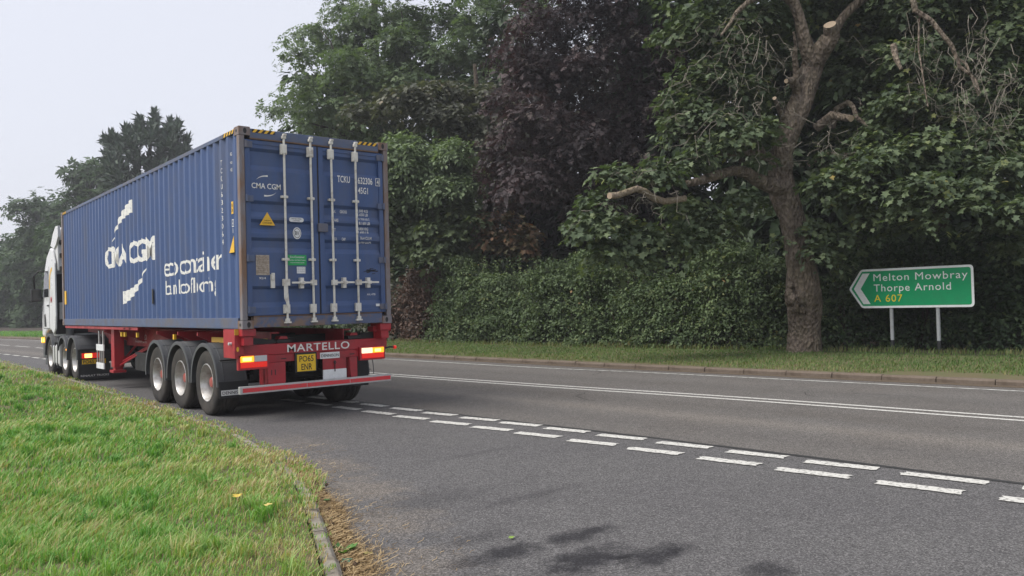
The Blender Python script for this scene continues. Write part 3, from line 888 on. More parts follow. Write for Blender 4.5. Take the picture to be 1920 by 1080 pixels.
# lamps
def lamp_cluster(x0, x1, z0, z1, right):
    b = MB().box(x0 - .03, x1 + .03, .17, .24, z0 - .03, z1 + .02).build('lamp_housing', M_red, tr, bevel=.005)
    w = x1 - x0; zm = z0 + (z1 - z0) * .47
    red = MB().box(x0, x1, .156, .169, z0, zm).build('tail_lamp', M_red_on, b, bevel=.005)
    if right:
        MB().box(x0, x0 + w * .48, .152, .169, zm + .003, z1).build('reversing_lamp', M_white_on, b, bevel=.005)
        MB().box(x0 + w * .50, x1, .152, .169, zm + .003, z1).build('indicator_lamp', M_amber_on, b, bevel=.005)
        MB().box(x0 + w * .58, x1 - .06, .149, .1515, zm + .02, z1 - .02).build('lamp_bulb', M_amber_core, b)
    else:
        MB().box(x0, x0 + w * .50, .152, .169, zm + .003, z1).build('indicator_lamp', M_amber_on, b, bevel=.005)
        MB().box(x0 + .03, x0 + w * .40, .149, .1515, zm + .02, z1 - .02).build('lamp_bulb', M_amber_core, b)
        MB().box(x0 + w * .52, x1, .156, .169, zm + .003, z1).build('clear_lamp', M_clear, b, bevel=.005)
lamp_cluster(.02, .415, .785, .955, False)
lamp_cluster(1.975, 2.375, .80, .965, True)
# side stub plate with yellow head at the left, its twin at the right
for sgn, xa in ((1, -.055), (-1, 2.493)):
    P = [(xa, .93), (xa + .135 * sgn, .93), (xa + .135 * sgn, 1.20), (xa + .21 * sgn, 1.30), (xa + .21 * sgn, 1.345), (xa, 1.345), (xa - .005 * sgn, 1.02)]
    if sgn > 0: MB().prism(P, 1, .17, .20).box(-.055, -.03, .2005, .62, .93, 1.345).build('corner_plate', M_red, tr, bevel=.004)
    else: MB().box(2.25, 2.49, .24, .30, 1.112, 1.22).box(2.2, 2.52, .17, .36, 1.22, 1.30).build('corner_plate', M_red, tr, bevel=.004)
MB().box(-.060, .158, .162, .1695, 1.265, 1.35).build('yellow_band', M_yelpaint, tr)
MB().prism(oval(-.015, 1.06, .018, .035), 1, .163, .1695).build('amber_reflector', M_yel, tr)
MB().cyl((-.10, .3, 1.14), (-.055, .3, 1.14), .022, 10).build('side_marker', M_clear, tr)
for x0, x1 in ((.0, .20), (2.24, 2.438)):
    MB().box(x0, x1, .02, .34, 1.245, 1.349).box(x0 + .03, x1 - .03, .05, .34, 1.112, 1.244).build('twist_lock_seat', M_red, tr, bevel=.006)
for xa, sgn in ((.02, 1), (2.418, -1)):
    x0, x1 = sorted((xa, xa + .62 * sgn)); MB().prism([(x0, 1.112), (x1, 1.112), (x1 if sgn > 0 else x1, 1.16 if sgn > 0 else 1.24), (x0, 1.24 if sgn > 0 else 1.16)], 1, .27, .33).build('outrigger', M_dark, tr)
for x0 in (.60, 1.78):
    MB().box(x0, x0 + .23, .24, .44, 1.1125, 1.17).build('folded_twist_lock', M_dark, tr, bevel=.01)
    MB().prism([(x0 + .04, 1.171), (x0 + .19, 1.171), (x0 + .17, 1.215), (x0 + .07, 1.215)], 1, .26, .42).build('lock_lug', M_red, tr, bevel=.004)
MB().box(.34, .48, .28, .36, 1.1125, 1.19).build('yellow_block', M_yelpaint, tr, bevel=.004)
# bumper
bp = MB().box(-.02, 2.47, .10, .17, .415, .525).build('bumper_bar', M_alu, tr, bevel=.006)
MB().box(.02, 1.0, .095, .0995, .44, .50).box(1.01, 1.72, .095, .0995, .44, .50).box(1.73, 2.45, .095, .0995, .44, .50).build('reflective_tape', M_refl, bp)
MB().box(.50, .58, .17, .30, .44, .51).box(1.80, 1.87, .17, .30, .44, .51).build('bumper_arm', M_red, tr)

# wheels
def make_wheel(c, parent, R=.51, W=.185, twin=False, rim_r=.285, hubm=None):
    """c = centre; outer face towards -X"""
    root = bpy.data.objects.new('wheel', None); COL.objects.link(root); root.parent = parent
    off = parent_origin(parent); root.location = (c[0] - off[0], c[1] - off[1], c[2] - off[2])
    cc = c; k = R / .51
    side = [(rim_r + .008, -.80 * W), (rim_r + .02, -.93 * W), (rim_r + .07, -.99 * W), (.435 * k, -1.0 * W), (.475 * k, -.97 * W), (.498 * k, -.88 * W), (.506 * k, -.78 * W)]
    tread = []
    for q in (-.52, -.18, .18, .52): tread += [(R, (q - .04) * W), (R - .016, (q - .035) * W), (R - .016, (q + .035) * W), (R, (q + .04) * W)]
    prof = side + tread + [(r, -h) for r, h in side[::-1]]
    t = MB().lathe(prof, cc, 44)
    # lettering ring on the sidewall
    t.build('tyre', M_rubber, root, smooth='auto')
    d = .62
    rim = [(rim_r + .012, -.80 * W), (rim_r + .012, -.95 * W), (rim_r + .002, -.97 * W), (rim_r - .008, -.90 * W), (rim_r - .014, -.62 * W), (rim_r - .026, -.52 * W), (rim_r - .028, -.20 * W),
           (rim_r - .034, -.05 * W)]
    MB().lathe(rim, cc, 40).build('rim', M_rim, root, smooth='auto')
    rm = MB().lathe([(rim_r - .036, -.06 * W), (.225, .04 * W), (.19, -.06 * W), (.135, -.10 * W), (.125, -.10 * W), (.0, -.10 * W)], cc, 36)
    for i in range(10):
        a = 2 * math.pi * i / 10; y, z = cc[1] + .168 * math.cos(a), cc[2] + .168 * math.sin(a)
        rm.cyl((cc[0] - .04 * W, y, z), (cc[0] - .24 * W, y, z), .014, 6)
    rm.build('wheel_disc', M_rimdisc, root, smooth='auto')
    MB().lathe([(.095, -.09 * W), (.088, -.45 * W), (.070, -.60 * W), (.0, -.63 * W)], cc, 20).build('hub_cap', hubm or M_hub, root, smooth='auto')
    return root


def copy_tree(o, parent):
    c = o.copy(); COL.objects.link(c); c.parent = parent
    for ch in o.children: copy_tree(ch, c)
    return c


WY = (1.50, 2.77, 4.04)
w0 = make_wheel((.165, WY[0], .505), tr)
wheels = [w0]
for y in WY[1:]:
    w = copy_tree(w0, tr); w.location.y += y - WY[0]; w.rotation_euler.x = random.uniform(0, 6)
for y in WY:
    w = copy_tree(w0, tr); w.location.y += y - WY[0]; w.location.x = (2.275) - tr.location.x; w.rotation_euler.z = math.pi


def arch(name, parent, c, R, x0, x1, a0, a1, mat, th=.012, lip=.035, n=22):
    b = MB(); v = []; f = []
    for i in range(n + 1):
        a = math.radians(a0 + (a1 - a0) * i / n); cy, sz = math.cos(a), math.sin(a)
        for (r, x) in ((R, x0), (R, x1), (R - th, x1), (R - th, x0 + th), (R - lip, x0 + th), (R - lip, x0)):
            v.append((x, c[0] + r * cy, c[1] + r * sz))
    for i in range(n):
        for q in range(6): f.append((i * 6 + q, i * 6 + (q + 1) % 6, (i + 1) * 6 + (q + 1) % 6, (i + 1) * 6 + q))
    f += [tuple(range(6)), tuple(n * 6 + q for q in range(6))[::-1]]
    b.add(v, f)
    # raised ribs across the crown
    for aa in np.linspace(a0 + 8, a1 - 8, 7):
        a = math.radians(aa); p = [(x0 + .05, c[0] + R * math.cos(a), c[1] + R * math.sin(a)), (x1 - .05, c[0] + R * math.cos(a), c[1] + R * math.sin(a))]
        b.tube(p, .006, 4)
    for xx in (x0 + .012, x0 + .10, x1 - .02):
        b.tube([(xx, c[0] + (R + .001) * math.cos(math.radians(q)), c[1] + (R + .001) * math.sin(math.radians(q))) for q in np.linspace(a0, a1, n)], .007, 5)
    return b.build(name, mat, parent, smooth='auto')


for x0, x1 in ((-.06, .40), (2.50, 2.04)):
    for i, y in enumerate(WY):
        th = .012 if x1 > x0 else -.012
        arch('mudguard', tr, (y, .515), .605, x0, x1, -4, 184 if i < 2 else 188, M_guard, th=.012, lip=.05)
MB().box(-.045, .40, .862, .878, .30, .55).build('mud_flap', M_flap, tr, bevel=.004)
pt = MB().box(-.02, .355, .842, .8475, .345, .425).build('maker_sign', M_white_st, tr)
lettering('DENNISON', M_blackprint, -.005, .34, .362, .408, ('y', .839), pt, .03)
MB().box(2.04, 2.48, .862, .878, .30, .95).build('mud_flap', M_flap, tr, bevel=.004)
pt = MB().box(2.07, 2.45, .842, .8475, .345, .425).build('maker_sign', M_white_st, tr)
lettering('DENNISON', M_blackprint, 2.085, 2.435, .362, .408, ('y', .839), pt, .03)
a = MB().box(-.055, .33, .77, .80, .865, .89).build('lamp_arm', M_dark, tr)
MB().cyl((.20, .755, .875), (.26, .755, .875), .024, 10).build('marker_lamp', M_red_lens, a)
a = MB().tube([(2.42, .2, .94), (2.50, .17, .96), (2.56, .16, .95)], .014, 7).build('lamp_arm', M_dark, tr)
MB().cyl((2.56, .16, .95), (2.60, .16, .95), .028, 10).build('marker_lamp', M_red_lens, a)
for y in WY:
    MB().cyl((.36, y, .505), (2.08, y, .505), .065, 12).box(.55, .68, y - .35, y + .12, .52, .60).box(1.76, 1.89, y - .35, y + .12, .52, .60).box(.57, .67, y - .4, y - .28, .6, .9).box(1.77, 1.87, y - .4, y - .28, .6, .9) \
        .cyl((.62, y + .2, .62), (.62, y + .2, .88), .12, 12).cyl((1.82, y + .2, .62), (1.82, y + .2, .88), .12, 12).build('axle', M_dark, tr)
MB().cyl((.95, 1.0, .72), (.95, 2.4, .72), .13, 14).cyl((1.5, 5.0, .74), (1.5, 6.2, .74), .15, 14).build('air_tank', M_dark, tr, smooth='auto')
# landing legs
for x0 in (.12, 2.12):
    MB().box(x0, x0 + .20, 7.60, 7.86, .46, 1.279).box(x0 + .02, x0 + .18, 7.63, 7.83, .40, .459).box(x0 - .03, x0 + .23, 7.57, 7.89, .34, .399).build('landing_leg', M_red, tr, bevel=.006)
MB().tube([(.30, 7.6, .58), (.57, 6.6, .92)], .026, 8).tube([(.33, 7.7, .60), (.60, 7.7, .92)], .026, 8).tube([(.24, 7.6, .50), (.45, 6.2, .90)], .02, 8).tube([(.30, 7.7, .66), (2.2, 7.7, .66)], .03, 8).build('leg_brace', M_red, tr)
# side guard with a white rack, ahead of the leg
MB().box(.06, .09, 8.30, 8.36, .80, 1.24).build('rack_hanger', M_alu, tr)
MB().box(.06, .09, 8.66, 8.72, .80, 1.24).build('rack_hanger', M_alu, tr)
rk = MB().box(.03, .06, 8.15, 8.80, .80, .94).box(.03, .06, 8.15, 8.80, .40, .53).build('document_rack', M_white_st, tr, bevel=.004)
for y in (8.2, 8.36, 8.52, 8.74): MB().box(.035, .055, y - .02, y + .02, .531, .799).build('rack_bar', M_alu, rk)
MB().box(.30, .62, 8.3, 8.5, .50, 1.15).build('valve_cabinet', M_guard, tr, bevel=.01)
MB().box(.35, 2.05, 5.6, 6.9, .42, .80).box(.5, 1.9, 4.7, 5.5, .55, .85).build('pallet_carrier', M_dark, tr, bevel=.02)
MB().lathe([(.28, -.13), (.42, -.17), (.50, -.12), (.50, .12), (.42, .17), (.28, .13)], (.75, 6.25, .62), 30, close=True).build('spare_tyre', M_rubber, tr, smooth='auto')
# lashings and small lamps under the side rail
for y in (3.3, 5.6, 6.5, 6.75): MB().box(.06, .10, y, y + .07, 1.14, 1.23).build('side_marker', M_yel, tr)

# ================================================================== tractor unit
tc = empty('tractor_unit', (1.22, 12.6, 0), 'white lorry cab with dark grey rear mudguards, pulling the red trailer', 'lorry')
P = [(13.30, 1.02), (13.05, 1.22), (13.05, 3.02), (13.32, 3.40), (13.75, 3.46), (14.20, 3.26), (14.62, 2.80), (14.86, 2.05), (14.98, 1.55), (15.02, 1.02), (14.62, 1.0), (14.48, 1.12), (14.2, 1.2), (13.75, 1.2), (13.5, 1.1)]
body = MB().prism([(max(y, 13.34), z) for y, z in P], 0, .0, 2.44).build('cab_body', M_cab, tc, bevel=.06)
for x0, x1 in ((-.012, .03), (2.41, 2.452)):
    MB().prism([(13.36, 1.1), (13.10, 1.25), (13.02, 1.6), (13.06, 3.0), (13.34, 3.35)], 0, x0, x1).build('side_fairing', M_cab, tc, bevel=.008)
MB().prism([(12.92, 3.62), (13.0, 3.95), (13.30, 3.98), (13.9, 3.52), (13.9, 3.44), (13.3, 3.42), (13.1, 3.42)], 0, .14, 2.30).build('roof_deflector', M_cab, tc, bevel=.03)
MB().prism([(13.02, 2.80), (13.02, 3.60), (13.5, 3.60), (13.5, 2.80)], 0, .06, 2.38).build('roof_fairing', M_cab, tc, bevel=.02)
for x0 in (.02, 2.36): MB().prism([(12.75, 3.68), (12.75, 3.97), (13.05, 3.98), (13.4, 3.80), (13.75, 3.5), (13.3, 3.4), (13.0, 3.5)], 0, x0, x0 + .06).build('deflector_fin', M_cab, tc, bevel=.006)
MB().box(.04, 2.40, 13.325, 13.337, 1.1, 2.72).build('rear_wall', M_dark, tc)
for z in (3.55, 3.20, 2.85): MB().box(.10, .24, 12.93, 13.018, z - .06, z + .06).build('fairing_clamp', M_dark, tc, bevel=.01)
cb = MB()
for i in range(5):
    x = .25 + i * .16; cb.tube([(x, 13.25, 2.4), (x - .05, 13.0, 1.9 - .1 * i), (x + .1, 12.9, 1.45), (x + .3, 12.6, 1.3)], .022, 7)
cb.build('air_line', M_dark, tc, smooth=True)
MB().cyl((.35, 13.15, 1.0), (.35, 13.15, 2.5), .10, 14).build('exhaust_stack', M_guard, tc, smooth='auto')
MB().box(.12, .25, 13.2, 13.32, 1.5, 1.95).build('equipment_box', M_cab, tc, bevel=.01)
# windows, door and print on the left side
MB().prism([(13.98, 2.12), (14.72, 2.12), (14.60, 2.66), (14.45, 2.84), (13.98, 2.84)], 0, -.006, -.001).build('side_window', M_glass, tc)
dr = MB()
for (a, b, c, d) in ((13.88, 13.895, 1.25, 2.95), (14.76, 14.775, 1.25, 2.1), (13.88, 14.77, 1.245, 1.26)): dr.box(-.005, -.001, a, b, c, d)
dr.build('door_gap', M_dark, tc)
MB().prism([(14.35, 1.30), (14.62, 1.30), (14.64, 1.62), (14.5, 1.66), (14.4, 1.52)], 0, -.007, -.001).build('step_recess', M_dark, tc)
MB().box(-.03, -.006, 13.95, 14.12, 1.86, 1.90).build('door_handle', M_dark, tc, bevel=.004)
st = MB()
for i in range(12):
    a0, a1 = math.radians(90 + i * 9), math.radians(99 + i * 9)
    st.add([(-.0045, 13.42 + .42 * math.cos(math.pi - a) * (r / .5) + .05, 2.45 + r * math.sin(a)) for r, a in ((.46, a0), (.46, a1), (.36, a1), (.36, a0))], [(0, 1, 2, 3)])
st.build('orange_arc_print', M_yel, tc)
lettering('M', M_refl, 13.72, 13.52, 1.95, 2.12, ('x', -.0045), tc, .03)
# lower front: steps, bumper, wheel arch
MB().box(.03, 2.41, 14.50, 15.10, .42, .985).box(.05, .3, 14.45, 14.9, .22, .41).build('front_bumper', M_guard, tc, bevel=.03)
MB().box(.06, .35, 13.2, 13.32, .35, 1.0).build('step_panel', M_guard, tc, bevel=.01)
arch('front_arch', tc, (13.93, .50), .60, -.03, .40, 0, 180, M_guard, lip=.06)
MB().box(-.05, .02, 14.72, 14.86, .84, 1.0).build('indicator_lamp', M_amber_on, tc, bevel=.012)
MB().box(-.056, -.0505, 14.75, 14.83, .87, .97).box(-.03, .0, 14.71, 14.7195, .87, .97).build('lamp_bulb', M_amber_core, tc)
MB().box(-.02, .0, 13.26, 13.31, .58, .62).build('marker_lamp', M_amber_on, tc)
MB().box(-.065, -.05, 11.50, 11.55, .72, .76).build('marker_lamp', M_amber_on, tc)
m = MB().tube([(.0, 14.66, 2.84), (-.10, 14.78, 2.86), (-.22, 14.82, 2.72), (-.20, 14.82, 2.34)], .022, 7).tube([(.0, 14.80, 2.12), (-.15, 14.84, 2.02)], .02, 7)
ma = m.build('mirror_arm', M_dark, tc, smooth=True)
MB().box(-.30, -.04, 14.72, 14.86, 2.00, 2.36).build('wing_mirror', M_dark, tc, bevel=.03)
MB().box(-.28, -.06, 14.712, 14.7195, 2.03, 2.33).build('mirror_glass', M_glass, tc)
# chassis, fifth wheel, tank
MB().box(.75, .83, 10.0, 14.6, .72, 1.0).box(1.61, 1.69, 10.0, 14.6, .72, 1.0).box(.83, 1.61, 10.3, 10.45, .75, .95).box(.83, 1.61, 12.4, 12.55, .75, .95).build('chassis_frame', M_dark, tc)
MB().box(.7, 1.74, 10.3, 11.3, 1.02, 1.10).build('fifth_wheel', M_dark, tc, bevel=.02)
MB().box(.7, 1.74, 11.6, 13.1, 1.01, 1.05).build('catwalk', M_alu, tc)
tk = MB().prism([(.0, .28), (-.03, .36), (-.03, .78), (.02, .86), (.1, .88), (.60, .88), (.64, .8), (.64, .3), (.6, .24), (.08, .24)], 1, 12.50, 13.34).build('fuel_tank', M_tank, tc, bevel=.01)
MB().box(-.042, .65, 12.72, 12.77, .23, .89).box(-.042, .65, 13.06, 13.11, .23, .89).build('tank_strap', M_dark, tk)
wf = make_wheel((.16, 13.93, .50), tc, R=.50, W=.15, hubm=M_rim)
def rig(y, dx=.16, base=wf, r=0):
    c = copy_tree(base, tc); c.location.y += y - 13.93; return c
for y in (10.93, 12.06):
    c = rig(y)
    if y == 10.93:
        c = copy_tree(wf, tc); c.location.y += y - 13.93; c.location.x += .33
for y in (10.93, 12.06, 13.93):
    c = copy_tree(wf, tc); c.location.y += y - 13.93; c.location.x = 2.28 - tc.location.x; c.rotation_euler.z = math.pi
for y in (10.93, 12.06, 13.93): MB().cyl((.3, y, .5), (2.14, y, .5), .08, 12).build('axle', M_dark, tc)
for x0, x1 in ((-.06, .56), (2.50, 1.88)):
    arch('mudguard', tc, (10.93, .50), .60, x0, x1, -2, 178, M_guard, lip=.05)
    arch('mudguard', tc, (12.06, .50), .58, x0, x1, 20, 160, M_guard, lip=.05)
MB().box(-.05, .64, 10.27, 10.29, .40, .78).box(-.05, .66, 10.24, 10.2695, .06, .42).build('mud_flap', M_flap, tc, bevel=.004)
MB().box(1.82, 2.49, 10.27, 10.29, .06, .78).build('mud_flap', M_flap, tc, bevel=.004)
MB().box(-.03, .40, 10.20, 10.25, .775, .80).build('rear_bracket', M_guard, tc)
def tlamp(x0, sgn):
    h = MB().box(x0, x0 + .42, 10.20, 10.265, .545, .70).build('lamp_housing', M_dark, tc, bevel=.006)
    MB().box(x0 + .02, x0 + .40, 10.185, 10.199, .56, .685).build('tail_lamp', M_red_on, h, bevel=.005)
    MB().box(x0 + .08, x0 + .24, 10.178, 10.1845, .575, .67).build('indicator_lamp', M_amber_core, h)
tlamp(.0, 1); tlamp(2.02, 1)
pt = MB().box(.03, .55, 10.22, 10.235, .42, .53).build('number_plate', M_plateyel, tc)
lettering('PO65 ENR', M_blackprint, .05, .53, .435, .515, ('y', 10.217), pt, .03)
lettering('RENAULT TRUCKS', M_white_print, .0, .62, .12, .165, ('y', 10.237), tc, .01)
# ================================================================== road sign
M_sgreen = paint('sign green sheeting', (.0, .32, .12), .35, dirt=.35, dirtcol=(.02, .20, .09), scale=2.5, spec=.5)
M_swhite = paint('sign white sheeting', (.86, .88, .88), .35, dirt=.12, scale=3, spec=.5)
M_syel = paint('sign yellow sheeting', (.90, .66, .02), .35, dirt=.1, scale=6)
M_pgrey = paint('grey sign post', (.36, .38, .39), .5, dirt=.5, dirtcol=(.2, .2, .17), scale=5)
M_pblack = paint('black post foot', (.02, .022, .026), .6, dirt=.4, dirtcol=(.08, .07, .05), scale=5)
M_sback = paint('sign back alloy', (.4, .4, .41), .45, metal=.4, dirt=.3)
SA = -1.541; SW, SH = 3.0, .994
sdx, sdy = math.cos(SA), math.sin(SA)
sign = empty('road_sign', (15.909, -.595, 0), 'green arrow-ended direction sign on two grey and black posts, reading Melton Mowbray, Thorpe Arnold', 'road sign')
sign.rotation_euler = (0, 0, SA)     # local x runs along the board, local -y faces the road


class LMB(MB):
    """same as MB but in the parent's own frame"""
    def build(s, name, mats, parent=None, **k):
        o = MB.build(s, name, mats, None, **{a: b for a, b in k.items()}); o.parent = parent; return o


def rounded(pts, rads, n=5):
    out = []
    N = len(pts)
    for i in range(N):
        p = Vector(pts[i]); a = Vector(pts[i - 1]) - p; b = Vector(pts[(i + 1) % N]) - p; r = rads[i]
        if r <= 0: out.append(tuple(p)); continue
        a.normalize(); b.normalize()
        for k in range(n + 1):
            t = k / n; q = (p + a * r) * (1 - t) ** 2 + p * 2 * t * (1 - t) + (p + b * r) * t * t; out.append(tuple(q))
    return out


z0 = 1.229
outer_p = rounded([(0, z0 + SH / 2), (.335, z0), (SW, z0), (SW, z0 + SH), (.335, z0 + SH)], [.06, .06, .10, .10, .06])
i_ = .055
inner_p = rounded([(i_ * 1.25, z0 + SH / 2), (.36, z0 + i_), (SW - i_, z0 + i_), (SW - i_, z0 + SH - i_), (.36, z0 + SH - i_)], [.03, .03, .06, .06, .03])
LMB().prism(outer_p, 1, -.012, .0).build('border_board', M_swhite, sign)
LMB().prism(inner_p, 1, -.0155, -.0125).build('sign_panel', M_sgreen, sign)
chev = [(.135, z0 + .5), (.375, z0 + .105), (.56, z0 + .105), (.315, z0 + .5), (.56, z0 + .89), (.375, z0 + .89)]
LMB().add([(x, -.0175, z) for x, z in chev], [(0, 1, 2, 3), (0, 3, 4, 5)]).build('chevron', M_swhite, sign)


def slet(s, x0, x1, a, b, mat, w=.0):
    V, F = text_geo(s, w, 1.12); A = np.array(V); mn, mx = A.min(0), A.max(0); U = (A - mn) / (mx - mn)
    pts = [(x0 + (x1 - x0) * u, -.0178, a + (b - a) * v) for u, v in U]
    LMB().add(pts, F).build('lettering', mat, sign)


slet('Melton Mowbray', .655, 2.875, z0 + .625, z0 + .865, M_swhite)
slet('Thorpe Arnold', .655, 2.50, z0 + .36, z0 + .60, M_swhite)
slet('A 607', .655, 1.36, z0 + .155, z0 + .335, M_syel, .0)
for x in (.35 * SW, .72 * SW):
    p = LMB().cyl((x, .055, .42), (x, .055, z0 + SH - .06), .045, 16).build('post', M_pgrey, sign, smooth='auto')
    LMB().cyl((x, .055, -.1), (x, .055, .42), .047, 16).build('post_foot', M_pblack, p, smooth='auto')
LMB().box(.3, SW - .1, .001, .03, z0 + .25, z0 + .29).box(.3, SW - .1, .001, .03, z0 + .7, z0 + .74).build('stiffener_rail', M_sback, sign)

# ================================================================== vegetation
MAPLE_V = np.array([(0, 0, 0), (.0, .40, .03), (.30, .24, .05), (.52, .50, .02), (.68, .17, .05), (1.0, 0, -.05),
                    (.68, -.17, .05), (.52, -.50, .02), (.30, -.24, .05), (.0, -.40, .03), (.38, 0, -.03)], float)
MAPLE_F = np.array([(10, (i + 1) % 10, i) for i in range(10)])
OVAL_V = np.array([(0, 0, 0), (.45, .27, .05), (1, 0, -.06), (.45, -.27, .05)], float)
OVAL_F = np.array([(0, 2, 1), (0, 3, 2)])
SLIM_V = np.array([(0, 0, 0), (.4, .15, .03), (1, 0, -.10), (.4, -.15, .03)], float)
# a spray of five leaflets on one stalk, for small-leaved trees
SP = []; SF = []
for i, (bx, by, an, L) in enumerate(((.0, .0, 60, .5), (.05, 0, -60, .5), (.35, 0, 45, .5), (.38, 0, -45, .5), (.5, 0, 3, .55))):
    c, s_ = math.cos(math.radians(an)), math.sin(math.radians(an)); b = len(SP)
    for (x, y, z) in ((0, 0, 0), (.45, .26, .04), (1, 0, -.08), (.45, -.26, .04)):
        SP.append((bx + (x * c - y * s_) * L, by + (x * s_ + y * c) * L, z * L))
    SF += [(b, b + 2, b + 1), (b, b + 3, b + 2)]
SPRAY_V = np.array(SP); SPRAY_F = np.array(SF)
TPL = dict(maple=(MAPLE_V, MAPLE_F), oval=(OVAL_V, OVAL_F), slim=(SLIM_V, OVAL_F), spray=(SPRAY_V, SPRAY_F))


def norm(a): return a / (np.linalg.norm(a, axis=1)[:, None] + 1e-9)


def place(P, H, N, S, tpl):
    """copies of a leaf template at P, heading H, normal N, size S"""
    TV, TF = TPL[tpl]
    N = norm(N); H = norm(H - N * (H * N).sum(1)[:, None]); Y = np.cross(N, H)
    V = P[:, None, :] + S[:, None, None] * (TV[None, :, 0:1] * H[:, None, :] + TV[None, :, 1:2] * Y[:, None, :] + TV[None, :, 2:3] * N[:, None, :])
    F = TF[None] + (np.arange(len(P)) * len(TV))[:, None, None]
    return V.reshape(-1, 3), F.reshape(-1, 3), len(TV)


def foliage(blobs, n, size, tpl, per=22, spray=.42, up=.9, droop=.5, tint=(0, 1), seed=1, shell=.55, jit=.38, patch=.35, zmin=None):
    """blobs: rows (x, y, z, rx, ry, rz). Leaves hang in sprays through the outer part of every blob."""
    r = np.random.default_rng(seed); B = np.array(blobs, float)
    ns = max(n // per, 1)
    w = (B[:, 3] * B[:, 5]) + (B[:, 3] * B[:, 4]); w /= w.sum()
    bi = r.choice(len(B), ns, p=w); D = norm(r.normal(size=(ns, 3)))
    D[:, 2] = np.where(D[:, 2] < -.35, -D[:, 2] * .6, D[:, 2]); D = norm(D)
    rad = (shell + (1 - shell) * r.random(ns) ** .6) * (1 + .16 * r.normal(size=ns).clip(-1.4, 1.8))
    # uneven outline: a blob bulges and hollows with direction
    wv = .14 * np.sin(D[:, 0] * 5 + bi * 1.7) + .12 * np.sin(D[:, 2] * 7 + bi * 2.9) + .1 * np.sin(D[:, 1] * 8 + bi)
    rad = rad * (1 + wv)
    C = B[bi, :3] + D * rad[:, None] * B[bi, 3:6]
    SN = norm(D * .55 + np.array([0, 0, up]) + r.normal(size=(ns, 3)) * .25)
    st = r.random(ns)
    k = np.repeat(np.arange(ns), per); m = len(k)
    th = r.random(m) * 2 * np.pi; rr = np.sqrt(r.random(m)) * spray * (.7 + .6 * r.random(ns)[k])
    n_ = SN[k]; t1 = norm(np.cross(n_, np.array([.31, .2, .93]) + 0 * n_)); t2 = np.cross(n_, t1)
    out = t1 * np.cos(th)[:, None] + t2 * np.sin(th)[:, None]
    P = C[k] + out * rr[:, None]; P[:, 2] -= droop * rr ** 2 / spray
    P += r.normal(size=(m, 3)) * spray * .10
    H = out + np.array([0, 0, -droop]) * (.5 + rr / spray)[:, None] + r.normal(size=(m, 3)) * .3
    N = n_ + out * (.35 * rr / spray)[:, None] + r.normal(size=(m, 3)) * jit
    S = size * (.5 + .75 * r.random(m)) * (.8 + .4 * r.random(ns)[k])
    T = tint[0] + (tint[1] - tint[0]) * np.clip(st[k] * patch + r.random(m) * (1 - patch), 0, 1)
    if zmin is not None:
        ok = P[:, 2] > zmin; P, H, N, S, T = P[ok], H[ok], N[ok], S[ok], T[ok]
    V, F, q = place(P, H, N, S, tpl)
    return V, F, np.repeat(T, q)


def merge(parts):
    Vs, Fs, Ts = [], [], []; b = 0
    for V, F, T in parts: Vs.append(V); Fs.append(F + b); Ts.append(T); b += len(V)
    return np.concatenate(Vs), np.concatenate(Fs), np.concatenate(Ts)


def inpoly(p, poly):
    x, y = p; c = False; j = len(poly) - 1
    for i in range(len(poly)):
        (xi, yi), (xj, yj) = poly[i], poly[j]
        if (yi > y) != (yj > y) and x < (xj - xi) * (y - yi) / (yj - yi) + xi: c = not c
        j = i
    return c


def crown_blobs(poly, depth, r, spread=1.5, step=1.25, seed=1, flat=.8):
    """fill a silhouette with overlapping leaf masses of about r metres at that distance"""
    rn = random.Random(seed); s = r * step * FPX / depth; out = []
    us = [p[0] for p in poly]; vs = [p[1] for p in poly]
    v = min(vs); row = 0
    while v < max(vs):
        u = min(us) + (s / 2 if row % 2 else 0)
        while u < max(us):
            uu, vv = u + rn.uniform(-.35, .35) * s, v + rn.uniform(-.35, .35) * s
            if inpoly((uu, vv), poly):
                p = at(uu, vv, depth + rn.uniform(-spread, spread)); q = r * rn.uniform(.75, 1.25)
                if p[2] > .3: out.append((p[0], p[1], p[2], q, q, q * flat))
            u += s
        v += s * .82; row += 1
    return out


def wiggle(a, b, n=8, amp=.1, sag=0.0, seed=0):
    rn = random.Random(seed); a, b = np.array(a, float), np.array(b, float); L = np.linalg.norm(b - a); out = []; o = np.zeros(3)
    for i in range(n + 1):
        t = i / n; o = o * .6 + np.array([rn.gauss(0, 1) for _ in range(3)]) * amp * L / n * (0 if i in (0,) else 1)
        p = a + (b - a) * t + o; p[2] -= sag * L * 4 * t * (1 - t); out.append(tuple(p))
    return out


M_bark = None
def barkmat(name, a, b, scale=7, dist=.05):
    m, nt, p, _ = new_mat(name)
    n = noise(nt, scale, 8, .7, sc3=(1, 1, .4)); n2 = noise(nt, scale * .25, 3, .6)
    nt.links.new(mixc(nt, maprange(nt, n2, .35, .65, 0, .5), ramp(nt, n, [(.3, a), (.5, tuple((x + y) / 2 for x, y in zip(a, b))), (.7, b)]), (.7, .78, .62), 'MULTIPLY'), p.inputs['Base Color'])
    p.inputs['Roughness'].default_value = .95; p.inputs['Specular IOR Level'].default_value = .15
    vo = nt.nodes.new('ShaderNodeTexVoronoi'); vo.inputs['Scale'].default_value = scale * 2.4
    tcn = nt.nodes.new('ShaderNodeTexCoord'); mp = nt.nodes.new('ShaderNodeMapping'); mp.inputs['Scale'].default_value = (1, 1, .55)
    nt.links.new(tcn.outputs['Object'], mp.inputs[0]); nt.links.new(mp.outputs[0], vo.inputs[0])
    bump(nt, p, mth(nt, 'ADD', n, vo.outputs['Distance']), 1.0, dist)
    return m


